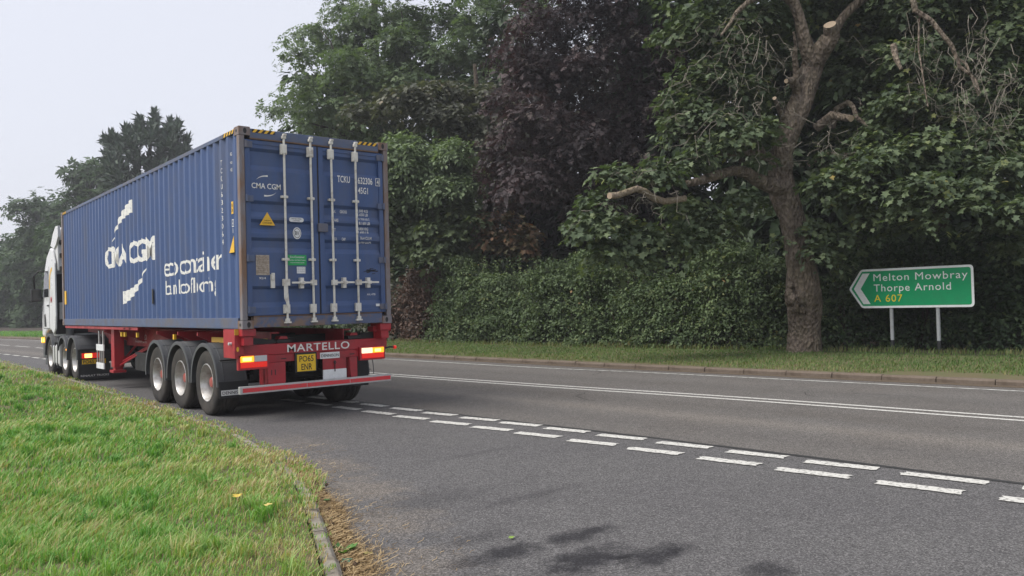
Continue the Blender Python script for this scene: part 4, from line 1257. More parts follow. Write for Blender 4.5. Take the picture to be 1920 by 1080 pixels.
M_bark = barkmat('flaky brown bark', (.085, .066, .052), (.36, .29, .235), 6, .14)
M_pale = barkmat('pale stripped limb', (.18, .14, .10), (.36, .29, .22))
M_bark_d = barkmat('dark bark', (.03, .025, .02), (.10, .08, .065))
M_twig = paint('bare twig bark', (.24, .215, .175), .9, dirt=.5, dirtcol=(.08, .07, .06), scale=20)
M_cut = paint('fresh sawn wood', (.40, .31, .22), .8, dirt=.4, dirtcol=(.3, .2, .12), scale=14)
L_syc = leafmat('sycamore leaf', [(0, (.045, .066, .040)), (.5, (.092, .125, .070)), (.85, (.16, .20, .105)), (.97, (.24, .26, .09)), (1, (.36, .21, .07))], rough=.6, trans=.22, spec=.2)
L_syc2 = leafmat('dull sycamore leaf', [(0, (.055, .062, .048)), (.5, (.105, .112, .085)), (.85, (.165, .165, .125)), (1, (.20, .155, .11))], rough=.6, trans=.18, spec=.2)
L_brown = leafmat('browned chestnut leaf', [(0, (.06, .062, .035)), (.4, (.12, .105, .06)), (.75, (.20, .13, .08)), (1, (.36, .19, .10))], rough=.6, trans=.22, tcol=(1.3, 1, .6), spec=.2)
L_beech = leafmat('copper beech leaf', [(0, (.034, .030, .033)), (.5, (.062, .050, .054)), (.8, (.105, .076, .078)), (1, (.085, .09, .065))], rough=.6, trans=.15, spec=.2, tcol=(1.5, .8, .7))
L_ash = leafmat('ash leaf', [(0, (.065, .095, .055)), (.5, (.105, .150, .080)), (1, (.165, .215, .105))], rough=.6, trans=.3, spec=.2)
L_elder = leafmat('fresh green leaf', [(0, (.080, .115, .066)), (.5, (.145, .195, .112)), (1, (.24, .30, .17))], rough=.6, trans=.28, spec=.2)
L_hedge = leafmat('hawthorn leaf', [(0, (.045, .070, .036)), (.5, (.095, .136, .066)), (.85, (.15, .20, .092)), (.97, (.18, .18, .07)), (1, (.26, .15, .07))], rough=.6, trans=.18, spec=.2)
L_hedge2 = leafmat('brown hedge leaf', [(0, (0.053, 0.039, 0.029)), (.5, (0.105, 0.066, 0.047)), (1, (0.176, 0.096, 0.066))], rough=.5, trans=.15, tcol=(1.3, 1, .7))
L_ivy = leafmat('ivy and bramble leaf', [(0, (.022, .040, .020)), (.5, (.044, .074, .034)), (.88, (.080, .118, .050)), (1, (.15, .17, .06))], rough=.6, trans=.15, spec=.2)
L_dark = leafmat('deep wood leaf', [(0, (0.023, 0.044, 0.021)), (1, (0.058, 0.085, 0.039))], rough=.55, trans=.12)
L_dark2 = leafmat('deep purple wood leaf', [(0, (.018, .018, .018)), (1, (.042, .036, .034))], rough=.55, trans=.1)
L_con = leafmat('cypress foliage', [(0, (.016, .032, .022)), (1, (.045, .075, .045))], rough=.6, trans=.08)
L_far = leafmat('far tree leaf', [(0, (.020, .042, .016)), (.6, (.042, .080, .030)), (1, (.075, .120, .048))], rough=.6, trans=.22, spec=.2)


def tree(name, label, cat, base, group=None): return empty(name, base, label, cat, group)


def gz(x, y): return .16


# ---- the big sycamore with lopped limbs ------------------------------------------------
D1 = 21.3
b1 = at(1508, 668, D1); b1[2] = .1
t1 = tree('sycamore_tree', 'big sycamore with thick leaning trunk and sawn-off limbs, left of the green sign', 'tree', tuple(b1))
def A1(u, v, d=0.0): return tuple(at(u, v, D1 + d))
px = D1 / FPX
tp = [(1508, 690, 38), (1508, 660, 33), (1508, 620, 29), (1509, 575, 31), (1506, 545, 31), (1503, 505, 27), (1496, 450, 24), (1484, 405, 23), (1468, 362, 25), (1462, 325, 22), (1466, 285, 20), (1478, 245, 22), (1496, 205, 22), (1512, 165, 19), (1522, 128, 20), (1530, 100, 21)]
mb = MB()
random.seed(3)
pts = [at(u, v, D1 + .15 * math.sin(i)) for i, (u, v, r) in enumerate(tp)]
fine = []; fr = []
for i in range(len(pts) - 1):
    for k in range(4):
        t = k / 4; fine.append(pts[i] * (1 - t) + pts[i + 1] * t); fr.append((tp[i][2] * (1 - t) + tp[i + 1][2] * t) * px)
fine.append(pts[-1]); fr.append(tp[-1][2] * px)
mb.tube(fine, fr, 32, True, rough=.05)
for k in range(7):    # root flare
    a = k / 7 * 2 * math.pi + .3; c = fine[4]
    mb.tube([c + np.array([math.cos(a) * .22, math.sin(a) * .22, .25]), c + np.array([math.cos(a) * .42, math.sin(a) * .42, -.25]), c + np.array([math.cos(a) * .6, math.sin(a) * .6, -.55])], [.16, .14, .06], 8)
trunk = mb.build('trunk', M_bark, t1, smooth=True)
bl = MB()
for (u, v, r) in ((1480, 548, 8), (1486, 560, 12), (1500, 556, 15), (1492, 575, 10), (1514, 566, 9), (1482, 535, 6), (1505, 580, 8)):
    c = at(u, v, D1 - .40); s_ = r * px
    bl.tube([c + np.array([-.2 * s_, .9 * s_, -1.0 * s_]), c + np.array([0, .2 * s_, -.4 * s_]), c + np.array([0, 0, .35 * s_]), c + np.array([0, .5 * s_, 1.1 * s_])], [.35 * s_, s_, s_ * .95, .3 * s_], 10, rough=.22)
bl.build('burr', M_bark, trunk, smooth=True)


def limb(pp, name='limb', cut=True, d0=0.0, d1=0.0, parent=t1, D=D1, n=12, mat=None, rough=.05):
    m = MB(); N = len(pp)
    P_ = []; R_ = []
    for i in range(N - 1):
        for k in range(3):
            t = (i + k / 3) / (N - 1); s = k / 3
            u = pp[i][0] * (1 - s) + pp[i + 1][0] * s; v = pp[i][1] * (1 - s) + pp[i + 1][1] * s; r = pp[i][2] * (1 - s) + pp[i + 1][2] * s
            P_.append(at(u, v, D + d0 + (d1 - d0) * t)); R_.append(r * D / FPX)
    P_.append(at(pp[-1][0], pp[-1][1], D + d1)); R_.append(pp[-1][2] * D / FPX)
    m.tube(P_, R_, n, True, 0, 1 if cut else 0, rough=rough)
    return m.build(name, [mat or M_bark, M_cut], parent, smooth='auto')


limb([(1528, 112, 19), (1545, 88, 18), (1560, 66, 15), (1556, 46, 11)], d0=0, d1=-.55)
limb([(1548, 84, 14), (1566, 55, 9), (1580, 32, 8), (1600, 12, 8), (1625, -6, 7), (1660, -40, 6), (1680, -120, 5)], cut=False, d1=.5)
limb([(1526, 118, 17), (1512, 88, 14), (1505, 60, 11), (1498, 30, 10), (1488, 4, 10), (1468, -12, 9), (1440, -60, 8), (1420, -180, 5)], cut=False, d1=-.5)
limb([(1485, -2, 7), (1440, -12, 6), (1405, 2, 5), (1382, 22, 4), (1368, 45, 3), (1352, 66, 2)], cut=False, d0=-.3, d1=-1.4)
limb([(1466, 352, 20), (1440, 346, 15), (1415, 335, 12), (1398, 322, 11), (1375, 320, 9), (1345, 328, 9), (1315, 338, 8), (1285, 345, 6)], cut=False, d1=-1.4)
limb([(1285, 372, 5.5), (1245, 378, 6), (1224, 371, 6), (1210, 359, 5.5), (1194, 354, 5.5), (1176, 360, 5.2), (1158, 366, 5.2), (1143, 367, 5.5)], d0=-1.6, d1=-2.9, mat=M_pale)
limb([(1470, 300, 8), (1440, 296, 8), (1415, 285, 6), (1385, 288, 5), (1340, 292, 3)], cut=False, d1=-.8)
limb([(1488, 165, 8), (1494, 140, 7), (1490, 110, 5), (1492, 82, 3), (1488, 60, 2)], cut=False, d1=-.6)
limb([(1476, 240, 6), (1466, 216, 5), (1458, 200, 4), (1452, 184, 3.5)], d1=-.9)
limb([(1500, 192, 8), (1491, 160, 9), (1484, 151, 7), (1474, 152, 4)], d1=-.8)
limb([(1430, 285, 6), (1420, 268, 5), (1414, 262, 4.5), (1404, 260, 4)], d1=-1.0)
limb([(1530, 240, 9), (1560, 216, 8), (1578, 220, 7), (1596, 222, 6)], d0=.1, d1=-.9)
limb([(1560, 240, 6), (1568, 205, 6), (1590, 192, 5), (1600, 200, 4.5), (1606, 220, 4), (1625, 235, 3), (1650, 246, 2)], cut=False, d0=.6, d1=-.5)
limb([(1515, 310, 5), (1545, 288, 4), (1590, 290, 3), (1620, 285, 2)], cut=False, d1=-.6)
# bare twigs that hang and twist
tw = MB()
rt = random.Random(5)
def twig(u, v, du, dv, d, n=7, r=.009, amp=.55, sub=2):
    p = at(u, v, d); q = at(u + du, v + dv, d + rt.uniform(-.6, .6))
    W = wiggle(p, q, n, amp, seed=rt.randint(0, 9999))
    tw.tube(W, [r * (1 - .75 * i / n) for i in range(n + 1)], 4, False)
    for _ in range(sub):
        k = rt.randint(2, n - 1); a = W[k]; L = np.linalg.norm(np.array(q) - np.array(p)) * .45
        e = np.array(a) + np.array([rt.gauss(0, .5), rt.gauss(0, .5), rt.gauss(-.25, .5)]) * L
        tw.tube(wiggle(a, e, 5, .6, seed=rt.randint(0, 9999)), [r * .5, r * .4, r * .35, r * .3, r * .25, r * .15], 3, False)
for i in range(34):
    u = rt.uniform(1280, 1440); v = rt.uniform(30, 260); twig(u, v, rt.uniform(-90, 20), rt.uniform(20, 110), D1 - rt.uniform(1.0, 2.2), r=.010)
for i in range(26): twig(rt.uniform(1370, 1640), rt.uniform(60, 300), rt.uniform(-60, 90), rt.uniform(-40, 80), D1 - rt.uniform(.3, 1.6), r=.009)
for i in range(20): twig(rt.uniform(1110, 1300), rt.uniform(290, 400), rt.uniform(-60, 30), rt.uniform(-40, 60), D1 - rt.uniform(2.0, 2.8), r=.008, amp=.9)
for i in range(12): twig(rt.uniform(1460, 1640), rt.uniform(240, 330), rt.uniform(-90, 60), rt.uniform(-20, 40), D1 - rt.uniform(.6, 1.4), r=.009)
tag(tw.build('bare_twigs', M_twig, t1), kind='stuff')
F1 = [  # u, v, depth offset, r metres
    (1110, 425, -1.9, .7), (1150, 470, -1.6, .7), (1180, 425, -1.0, .6), (1235, 450, -1.2, .8), (1165, 325, -1.9, .5), (1120, 375, -2.0, .45), (1230, 325, -1.8, .6), (1290, 395, -.6, .7), (1290, 305, -1.4, .6), (1345, 420, -.6, .6), (1300, 450, -1.0, .7), (1220, 490, -1.3, .5),
    (1340, 275, -1.1, .6), (1385, 260, -1.1, .7), (1420, 235, -.8, .55), (1350, 230, -.6, .8), (1300, 230, -.6, .9), (1320, 150, -.4, .9), (1290, 190, -.4, .7), (1305, 60, .2, 1.0), (1360, 100, 0, .9), (1380, 170, .2, .9), (1400, 40, .6, 1.0), (1440, 110, 1.4, .8),
    (1425, 300, -1.0, .28), (1395, 375, -.5, .4), (1440, 385, .9, .4),
    (1450, 452, -.7, .22), (1530, 425, -.6, .38), (1568, 445, -.7, .42), (1605, 460, -.6, .4), (1555, 490, -.6, .28), (1530, 465, -.7, .3),
    (1565, 345, -1.4, .6), (1605, 370, -1.5, .6), (1555, 300, -.5, .4), (1640, 320, -1.5, .8), (1635, 262, -.9, .6), (1690, 300, -1.4, .8), (1600, 150, 1.4, .9), (1640, 100, 1.2, 1.0), (1620, 50, 1.5, .8), (1570, 140, 2.0, .8), (1450, 40, 2.0, .9), (1540, 10, 2.4, .9), (1640, -20, 1.2, 1.1), (1500, -70, 1.6, 1.2), (1370, -50, .4, 1.2), (1290, -40, .4, 1.1), (1450, 190, 2.0, .6), (1570, 255, 1.8, .5)]
B1 = [tuple(A1(u, v, d)) + (r, r, r * .62) for u, v, d, r in F1]
top1 = [tuple(A1(u, v, d)) + (1.6, 1.6, 1.3) for u, v, d in ((1300, -150, .5), (1420, -190, .5), (1540, -180, 1), (1660, -150, .5), (1350, -300, 1), (1480, -330, 1), (1610, -300, 1), (1540, -430, 1.5), (1400, -420, 1.5))]
parts = [foliage(B1, 29000, .168, 'maple', per=20, spray=.36, up=1.0, droop=.55, seed=21, shell=.35), foliage(top1, 7000, .26, 'maple', per=20, spray=.6, seed=22, shell=.3)]
np_mesh('crown', *(lambda v, f, t: (v, f, L_syc, t))(*merge(parts)), parent=t1)

# ---- right-hand tree over the sign -----------------------------------------------------------
D2 = 19.5
b2 = at(1760, 640, D2 + 3.2); b2[2] = .2
t2 = tree('sycamore_tree', 'dark leafy sycamore behind the green sign, bare twigs hanging down its right side', 'tree', tuple(b2))
MB().tube([at(1760, 690, D2 + 3.2), at(1755, 560, D2 + 3.2), at(1765, 420, D2 + 3), at(1750, 280, D2 + 2.8), at(1770, 120, D2 + 2.6), at(1780, -100, D2 + 2.4)], [.30, .25, .2, .18, .15, .1], 12, rough=.06).build('trunk', M_bark_d, t2, smooth=True)
for pp in ([(1710, -10, 5), (1716, 20, 5), (1745, 38, 4.5), (1765, 62, 4), (1784, 85, 4), (1800, 125, 3), (1828, 148, 2), (1838, 175, 1.5)], [(1784, 85, 2.5), (1795, 110, 2.5), (1812, 120, 2), (1835, 180, 1.3)],
           [(1724, 30, 2), (1722, 90, 1.6), (1730, 140, 1.4), (1740, 200, 1)], [(1675, 85, 6), (1680, 110, 5), (1690, 130, 3)]):
    limb(pp, D=D2, parent=t2, cut=False, d0=-.6, d1=-1.0, n=7, mat=M_bark)
tw = MB()
for i in range(30): twig(rt.uniform(1790, 1900), rt.uniform(-20, 190), rt.uniform(-25, 25), rt.uniform(50, 150), D2 - rt.uniform(.8, 1.8), r=.008)
for i in range(16): twig(rt.uniform(1700, 1780), rt.uniform(0, 150), rt.uniform(-25, 35), rt.uniform(40, 120), D2 - rt.uniform(.5, 1.4), r=.007)
tag(tw.build('bare_twigs', M_twig, t2), kind='stuff')
F2 = [(1730, 350, -.8, .8), (1780, 385, -1.0, .75), (1840, 360, -.9, .8), (1890, 320, -.8, .8), (1910, 400, -1.0, .7), (1860, 430, -.8, .5), (1730, 285, -.2, .8), (1790, 300, -.2, .8), (1850, 270, 0, .8), (1910, 240, 0, .8), (1700, 390, -.4, .5), (1745, 415, -.8, .4), (1900, 460, -.7, .4),
      (1710, 200, .8, .9), (1770, 220, .8, .8), (1830, 200, .8, .9), (1890, 160, .4, .9), (1700, 110, 1.2, .9), (1760, 140, 1.2, .9), (1820, 110, 1.2, 1.0), (1890, 70, .6, 1.0), (1720, 20, 1.4, 1.0), (1790, 30, 1.4, 1.0), (1860, 0, 1, 1.0), (1930, 20, .8, 1.0), (1950, 130, .5, 1), (1950, 300, .2, 1), (1960, 400, 0, .9), (1990, 220, .6, 1.2), (1760, -70, 1, 1.2), (1860, -80, 1, 1.2), (1950, -80, 1, 1.2), (1660, -80, 1.4, 1.2),
      (1640, 400, .3, .5), (1670, 430, .8, .5), (1665, 210, 1.6, .8)]
B2 = [tuple(at(u, v, D2 + d)) + (r, r, r * .62) for u, v, d, r in F2]
top2 = [tuple(at(u, v, D2 + 1)) + (1.7, 1.7, 1.4) for u, v in ((1720, -190), (1850, -200), (1980, -190), (1780, -340), (1920, -350), (1850, -480))]
np_mesh('crown', *(lambda v, f, t: (v, f, L_syc, t))(*merge([foliage(B2, 22000, .165, 'maple', per=20, spray=.36, up=1.0, droop=.55, seed=23, shell=.35), foliage(top2, 5000, .26, 'maple', spray=.6, seed=24, shell=.3)])), parent=t2)

# ---- copper beech ------------------------------------------------------------------------------
D3 = 29.5
b3 = at(1185, 655, D3 + 2.0); b3[2] = .2
t3 = tree('copper_beech_tree', 'dark purple copper beech rising behind the hedge, left of the big sycamore', 'tree', tuple(b3))
MB().tube([b3, at(1180, 500, D3 + 2), at(1185, 350, D3 + 2), at(1170, 150, D3 + 2), at(1180, -150, D3 + 2)], [.4, .34, .3, .24, .12], 14, rough=.05).build('trunk', M_bark_d, t3, smooth=True)
poly3 = [(1010, -10), (960, 60), (925, 150), (940, 240), (930, 330), (985, 400), (1060, 420), (1120, 400), (1190, 330), (1270, 250), (1290, 120), (1290, -60), (1050, -60)]
B3 = crown_blobs(poly3, D3, 1.1, 1.3, 1.15, 31)
top3 = crown_blobs([(980, -60), (1330, -60), (1300, -260), (1050, -260)], D3 + 1, 1.7, 1.5, 1.1, 32)
np_mesh('crown', *(lambda v, f, t: (v, f, L_beech, t))(*merge([foliage(B3, 24000, .23, 'spray', per=14, spray=.5, up=.7, droop=.6, seed=33, shell=.45, patch=.6), foliage(top3, 3500, .5, 'spray', per=14, spray=.8, seed=34)])), parent=t3)

# ---- bronze-grey maple between (u 850-1010) ---------------------------------------------------
D5 = 35.0
b5 = at(905, 640, D5 + 1.5); b5[2] = .2
t5 = tree('maple_tree', 'maple with dull bronze-grey leaves, hanging between the bright green bush and the copper beech', 'tree', tuple(b5))
MB().tube([b5, at(908, 520, D5 + 1.5), at(915, 380, D5 + 1.4), at(900, 240, D5 + 1.2), at(890, 120, D5 + 1)], [.3, .26, .22, .16, .08], 12, rough=.05).build('trunk', M_bark_d, t5, smooth=True)
poly5 = [(640, 205), (700, 180), (800, 170), (900, 140), (960, 180), (985, 260), (990, 360), (930, 370), (880, 330), (860, 250), (780, 235), (700, 245)]
B5 = crown_blobs(poly5, D5, .85, 1.0, 1.05, 41, .6)
np_mesh('crown', *(lambda v, f, t: (v, f, L_syc2, t))(*foliage(B5, 12000, .23, 'maple', per=18, spray=.45, up=1.1, droop=.6, seed=43, shell=.35)), parent=t5)

# ---- tall ash, left --------------------------------------------------------------------------------
D4 = 45.0
b4 = at(720, 630, D4 + 2); b4[2] = .2
t4 = tree('ash_tree', 'tallest pale green tree above the rear of the container, its feathery edge against the sky', 'tree', tuple(b4))
MB().tube([b4, at(722, 450, D4 + 2), at(715, 250, D4 + 2), at(700, 60, D4 + 1.5), at(710, -150, D4 + 1)], [.5, .42, .34, .22, .1], 12, rough=.05).build('trunk', M_bark_d, t4, smooth=True)
for j, (u, v) in enumerate(((560, 130), (600, 60), (640, 190), (560, 220), (820, 60), (900, 40), (760, 20), (660, 30))):
    a = at(715 - j % 3 * 3, 330 - j * 25, D4 + 2); e = at(u, v, D4 - 1 + (j % 3))
    MB().tube(wiggle(a, e, 7, .25, seed=j), [.16, .14, .12, .10, .08, .06, .04, .02], 7).build('limb', M_bark_d, t4, smooth=True)
poly4 = [(585, 35), (620, 10), (660, 5), (700, -10), (760, 15), (830, 10), (900, -20), (1000, -20), (1010, 130), (960, 190), (860, 240), (760, 260), (640, 265), (560, 255), (525, 215), (520, 180), (545, 150), (550, 90), (560, 60)]
B4 = crown_blobs(poly4, D4, 1.35, 2.0, 1.2, 51, .85)
top4 = crown_blobs([(680, -10), (1050, -10), (1020, -150), (760, -140)], D4 + 1, 1.8, 2, 1.15, 52)
np_mesh('crown', *(lambda v, f, t: (v, f, L_ash, t))(*merge([foliage(B4, 19000, .38, 'spray', per=12, spray=.62, up=.7, droop=.7, seed=53, shell=.4, patch=.5), foliage(top4, 2600, .6, 'spray', per=12, spray=.8, seed=54)])), parent=t4)

# ---- bright green rounded bush-like tree ----------------------------------------------------------
D6 = 32.8
b6 = at(770, 640, D6 + 3.2); b6[2] = .2
t6 = tree('elder_tree', 'rounded bright green small-leaved tree just right of the container top', 'tree', tuple(b6))
MB().tube([b6, at(772, 520, D6 + 3.2), at(790, 400, D6 + 2.0), at(800, 320, D6 + 1)], [.2, .17, .13, .06], 10, rough=.06).build('trunk', M_bark_d, t6, smooth=True)
poly6 = [(690, 285), (740, 268), (800, 268), (850, 280), (885, 310), (885, 360), (850, 385), (790, 390), (720, 380), (690, 350)]
B6 = crown_blobs(poly6, D6, .75, .9, 1.05, 61, .8)
np_mesh('crown', *(lambda v, f, t: (v, f, L_elder, t))(*foliage(B6, 34000, .20, 'oval', per=18, spray=.34, up=1.0, droop=.75, seed=63, shell=.5, patch=.5, tint=(.25, 1.0))), parent=t6)

# ---- lower horse chestnut with browning right edge -----------------------------------------------
D7 = 33.0
b7 = at(820, 645, D7 + 1.5); b7[2] = .2
t7 = tree('horse_chestnut_tree', 'low big-leaved tree beside the container doors, the leaves on its right edge turned orange brown', 'tree', tuple(b7))
MB().tube([b7, at(822, 560, D7 + 1.5), at(835, 480, D7 + 1.3), at(850, 410, D7 + 1)], [.18, .15, .12, .05], 10, rough=.06).build('trunk', M_bark_d, t7, smooth=True)
B7 = crown_blobs([(720, 370), (780, 385), (850, 380), (900, 400), (915, 450), (880, 485), (800, 480), (740, 470), (715, 430)], D7, .6, .8, 1.05, 71, .6)
B7b = crown_blobs([(895, 400), (940, 392), (985, 420), (1000, 460), (975, 490), (935, 470), (900, 440)], D7 - .5, .5, .5, 1.0, 72, .6)
np_mesh('crown', *(lambda v, f, t: (v, f, L_syc, t))(*foliage(B7, 10000, .25, 'maple', per=14, spray=.40, up=1.0, droop=.7, seed=73, shell=.3, tint=(.45, .96))), parent=t7)
np_mesh('brown_foliage', *(lambda v, f, t: (v, f, L_brown, t))(*foliage(B7b, 1900, .23, 'maple', per=14, spray=.36, up=1.0, droop=.7, seed=74, shell=.3)), parent=t7)

# ---- trees standing deeper in the wood -----------------------------------------------------------
rw = random.Random(77)
deep = [(640, 50, 0), (800, 46, 0), (930, 43, 0), (1060, 38, 1), (1180, 34, 1), (1300, 32, 0), (1400, 29, 0), (1510, 28, 0), (1620, 27, 0), (1730, 26, 0), (1850, 25.5, 0), (1980, 25, 0), (700, 52, 0), (1250, 40, 0), (1450, 37, 0), (1700, 34, 0), (1900, 33, 0), (1000, 46, 0)]
names = ['behind the ash', 'left of the middle', 'in the middle', 'behind the copper beech']
for i, (u, d, pur) in enumerate(deep):
    b = at(u, 600, d); b[2] = .3
    t = tree('woodland_tree', 'dark leafy tree deep in the wood behind the roadside trees', 'tree', tuple(b), 'trees deeper in the wood')
    H = rw.uniform(12, 15) if d < 41 else 17
    MB().tube(wiggle(b, b + np.array([rw.uniform(-.5, .5), 0, H * .85]), 7, .12, seed=i), [.28, .25, .22, .19, .15, .12, .09, .05], 9, rough=.05).build('trunk', M_bark_d, t, smooth=True)
    bl = []
    for k in range(26):
        z = rw.uniform(1.6, H - 1); rr = rw.uniform(.3, 1) * (2.6 if z > 3 else 2.0); a = rw.uniform(0, 6.28)
        bl.append((b[0] + math.cos(a) * rr, b[1] + math.sin(a) * rr, z, 1.25, 1.25, 1.0))
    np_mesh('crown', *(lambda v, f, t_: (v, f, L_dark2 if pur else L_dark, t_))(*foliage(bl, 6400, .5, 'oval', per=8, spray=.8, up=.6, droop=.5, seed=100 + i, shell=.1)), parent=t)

# understorey that closes the view between the trunks
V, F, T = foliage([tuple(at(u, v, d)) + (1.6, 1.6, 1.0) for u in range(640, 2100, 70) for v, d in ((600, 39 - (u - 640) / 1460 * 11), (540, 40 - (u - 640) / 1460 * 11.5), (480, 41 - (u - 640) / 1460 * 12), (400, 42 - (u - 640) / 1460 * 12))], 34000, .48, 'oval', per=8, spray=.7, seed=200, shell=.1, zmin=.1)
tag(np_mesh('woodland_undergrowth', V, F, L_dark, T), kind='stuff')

# ---- roadside hedge -----------------------------------------------------------------------------------
HB = [(15.55, .4), (14.9, 2.6), (14.35, 5.5), (14.0, 9), (13.75, 12.5), (13.6, 16.2)]


def hedge(name, label, line, h0, depth, n, size, mat, seed, tpl='oval', spray=.26, per=16, bumps=.22, mid='hedge', stems=30):
    r = np.random.default_rng(seed)
    P = resample(smooth_line(line), .5); L = len(P)
    root = empty(name, (P[L // 2][0], P[L // 2][1], .15), label, mid)
    bl = []
    rr = random.Random(seed)
    for i in range(L):
        T = P[min(i + 1, L - 1)] - P[max(i - 1, 0)]; T = T / np.linalg.norm(T); Nn = np.array([T[1], -T[0]])
        hh = h0 * (1 + bumps * .5 * math.sin(i * .55 + seed) + bumps * .35 * math.sin(i * 1.37 + 1) + rr.uniform(-.07, .07))
        endf = min(1.0, .72 + .28 * min(i, L - 1 - i) / 2)
        hh *= endf
        for z in np.arange(.32, hh - .25, .48):
            t = z / hh; off = depth * (.10 + .16 * t * t) + rr.uniform(-.30, .24)
            q = P[i] + Nn * (off + .35)
            bl.append((q[0], q[1], z + rr.uniform(-.1, .1), .52, .52, .42))
            q = P[i] + Nn * (off + 1.15); bl.append((q[0], q[1], z, .62, .62, .5))
        q = P[i] + Nn * (depth * .5 + rr.uniform(-.2, .3)); bl.append((q[0], q[1], hh - .3, .6, .6, .38))
    V, F, T = foliage(bl, n, size, tpl, per=per, spray=spray, up=.55, droop=.35, seed=seed, shell=.5, jit=.5, patch=.6, zmin=.12)
    np_mesh('foliage', V, F, mat, T, parent=root)
    m = MB()
    for k in range(stems):
        i = rr.randrange(L); T = P[min(i + 1, L - 1)] - P[max(i - 1, 0)]; T = T / np.linalg.norm(T); Nn = np.array([T[1], -T[0]])
        q = P[i] + Nn * rr.uniform(.5, 1.1); m.tube(wiggle((q[0], q[1], .05), (q[0] + rr.uniform(-.4, .4), q[1] + rr.uniform(-.4, .4), h0 * rr.uniform(.6, .9)), 5, .25, seed=k), [.03, .026, .022, .016, .01, .006], 5)
    # long shoots over the top, with their own leaves
    sp_, sh_, sn_ = [], [], []
    for k in range(stems):
        i = rr.randrange(L); T = P[min(i + 1, L - 1)] - P[max(i - 1, 0)]; T = T / np.linalg.norm(T); Nn = np.array([T[1], -T[0]])
        q = P[i] + Nn * rr.uniform(.3, 1.1); w_ = wiggle((q[0], q[1], h0 * .8), (q[0] + rr.uniform(-.5, .5), q[1] + rr.uniform(-.5, .5), h0 * rr.uniform(1.05, 1.32)), 8, .2, seed=k); m.tube(w_, [.007, .006, .006, .005, .005, .004, .004, .003, .002], 4)
        for c_ in w_[1:]:
            for _ in range(5): sp_.append(np.array(c_) + r.normal(size=3) * .035); sh_.append(r.normal(size=3) + [0, 0, .5]); sn_.append(r.normal(size=3) + [0, 0, 1])
    Vs, Fs, q_ = place(np.array(sp_), np.array(sh_), np.array(sn_), size * (.6 + .5 * r.random(len(sp_))), 'oval')
    tag(np_mesh('shoot_leaves', Vs, Fs, mat, np.repeat(.4 + .5 * r.random(len(sp_)), q_), parent=root), kind='stuff')
    tag(m.build('stems', M_bark_d, root), kind='stuff')
    return root


hedge('hawthorn_hedge', 'long dense green hawthorn hedge between the container and the big sycamore trunk', HB, 2.6, 1.5, 130000, .115, L_hedge, 301, bumps=.42, stems=70)
hedge('holly_bush', 'bush with dull brown-purple leaves at the left end of the green hedge', [(13.65, 16.6), (13.6, 18.6)], 2.7, 1.4, 16000, .13, L_hedge2, 302, mid='bush', stems=6)
hedge('laurel_bush', 'grey-green broad-leaved bush beside the trailer rear lamp, at the end of the hedge', [(13.45, 18.8), (13.3, 21.5)], 2.5, 1.4, 6000, .22, L_syc2, 303, 'maple', mid='bush', stems=6)
hedge('hawthorn_hedge', 'far stretch of roadside hedge seen under the container and beyond the lorry', [(13.1, 22), (12.3, 33), (11.2, 46), (9.8, 58)], 2.6, 1.6, 40000, .2, L_hedge, 304, stems=10)
hedge('ivy_thicket', 'dark ivy and bramble thicket close behind the green direction sign', [(17.9, -10), (17.3, -6.5), (17.05, -3.5), (16.75, -1.5), (16.15, -.4)], 3.0, 1.7, 85000, .115, L_ivy, 305, spray=.3, mid='thicket', bumps=.2)

# ---- far row on the left ----------------------------------------------------------------------------------
def big_tree(name, label, polyg, depth, r, n, size, mat, seed, u, group=None, top=None, spread=3.0):
    b = at(u, 600, depth); b[2] = .2
    t = tree(name, label, 'tree', tuple(b), group)
    vs = [p[1] for p in polyg]
    MB().tube(wiggle(b, at(u, min(vs) + 25, depth), 6, .05, seed=seed), [.4, .36, .3, .25, .2, .12, .06], 9, rough=.04).build('trunk', M_bark_d, t, smooth=True)
    bl = crown_blobs(polyg, depth, r, spread, 1.1, seed, .85)
    np_mesh('crown', *(lambda v, f, t_: (v, f, mat, t_))(*foliage(bl, n, size, 'spray', per=10, spray=r * .5, up=.7, droop=.5, seed=seed, shell=.35, patch=.6)), parent=t)
    return t


big_tree('oak_tree', 'broad green tree on the left skyline, first one left of the cypress', [(130, 345), (165, 318), (205, 325), (230, 370), (240, 480), (250, 640), (120, 640), (105, 480), (115, 400)], 88, 2.2, 7500, 1.0, L_far, 401, 175)
big_tree('oak_tree', 'rounded green tree above the white cab roof, second left of the cypress', [(60, 395), (95, 372), (140, 380), (160, 450), (165, 640), (50, 640), (40, 500), (45, 430)], 96, 2.3, 7500, 1.0, L_far, 402, 100)
big_tree('oak_tree', 'lower tree left of the cab mirror, third left of the cypress', [(0, 470), (30, 455), (62, 425), (90, 470), (95, 640), (-20, 640), (-20, 500)], 104, 2.4, 7000, 1.1, L_far, 403, 40)
big_tree('oak_tree', 'leftmost far tree at the edge of the photo, paler and hazier', [(-120, 470), (-60, 455), (5, 462), (25, 500), (30, 640), (-130, 640)], 118, 2.6, 4800, 1.2, L_far, 404, -40)
big_tree('oak_tree', 'green tree behind the middle of the container, right of the cypress', [(330, 330), (420, 300), (470, 330), (480, 640), (300, 640)], 70, 2.0, 4200, .9, L_far, 405, 400)
big_tree('oak_tree', 'green tree hidden mostly behind the rear of the container', [(470, 300), (540, 262), (600, 262), (640, 300), (640, 640), (470, 640)], 56, 1.8, 4200, .8, L_far, 406, 560)
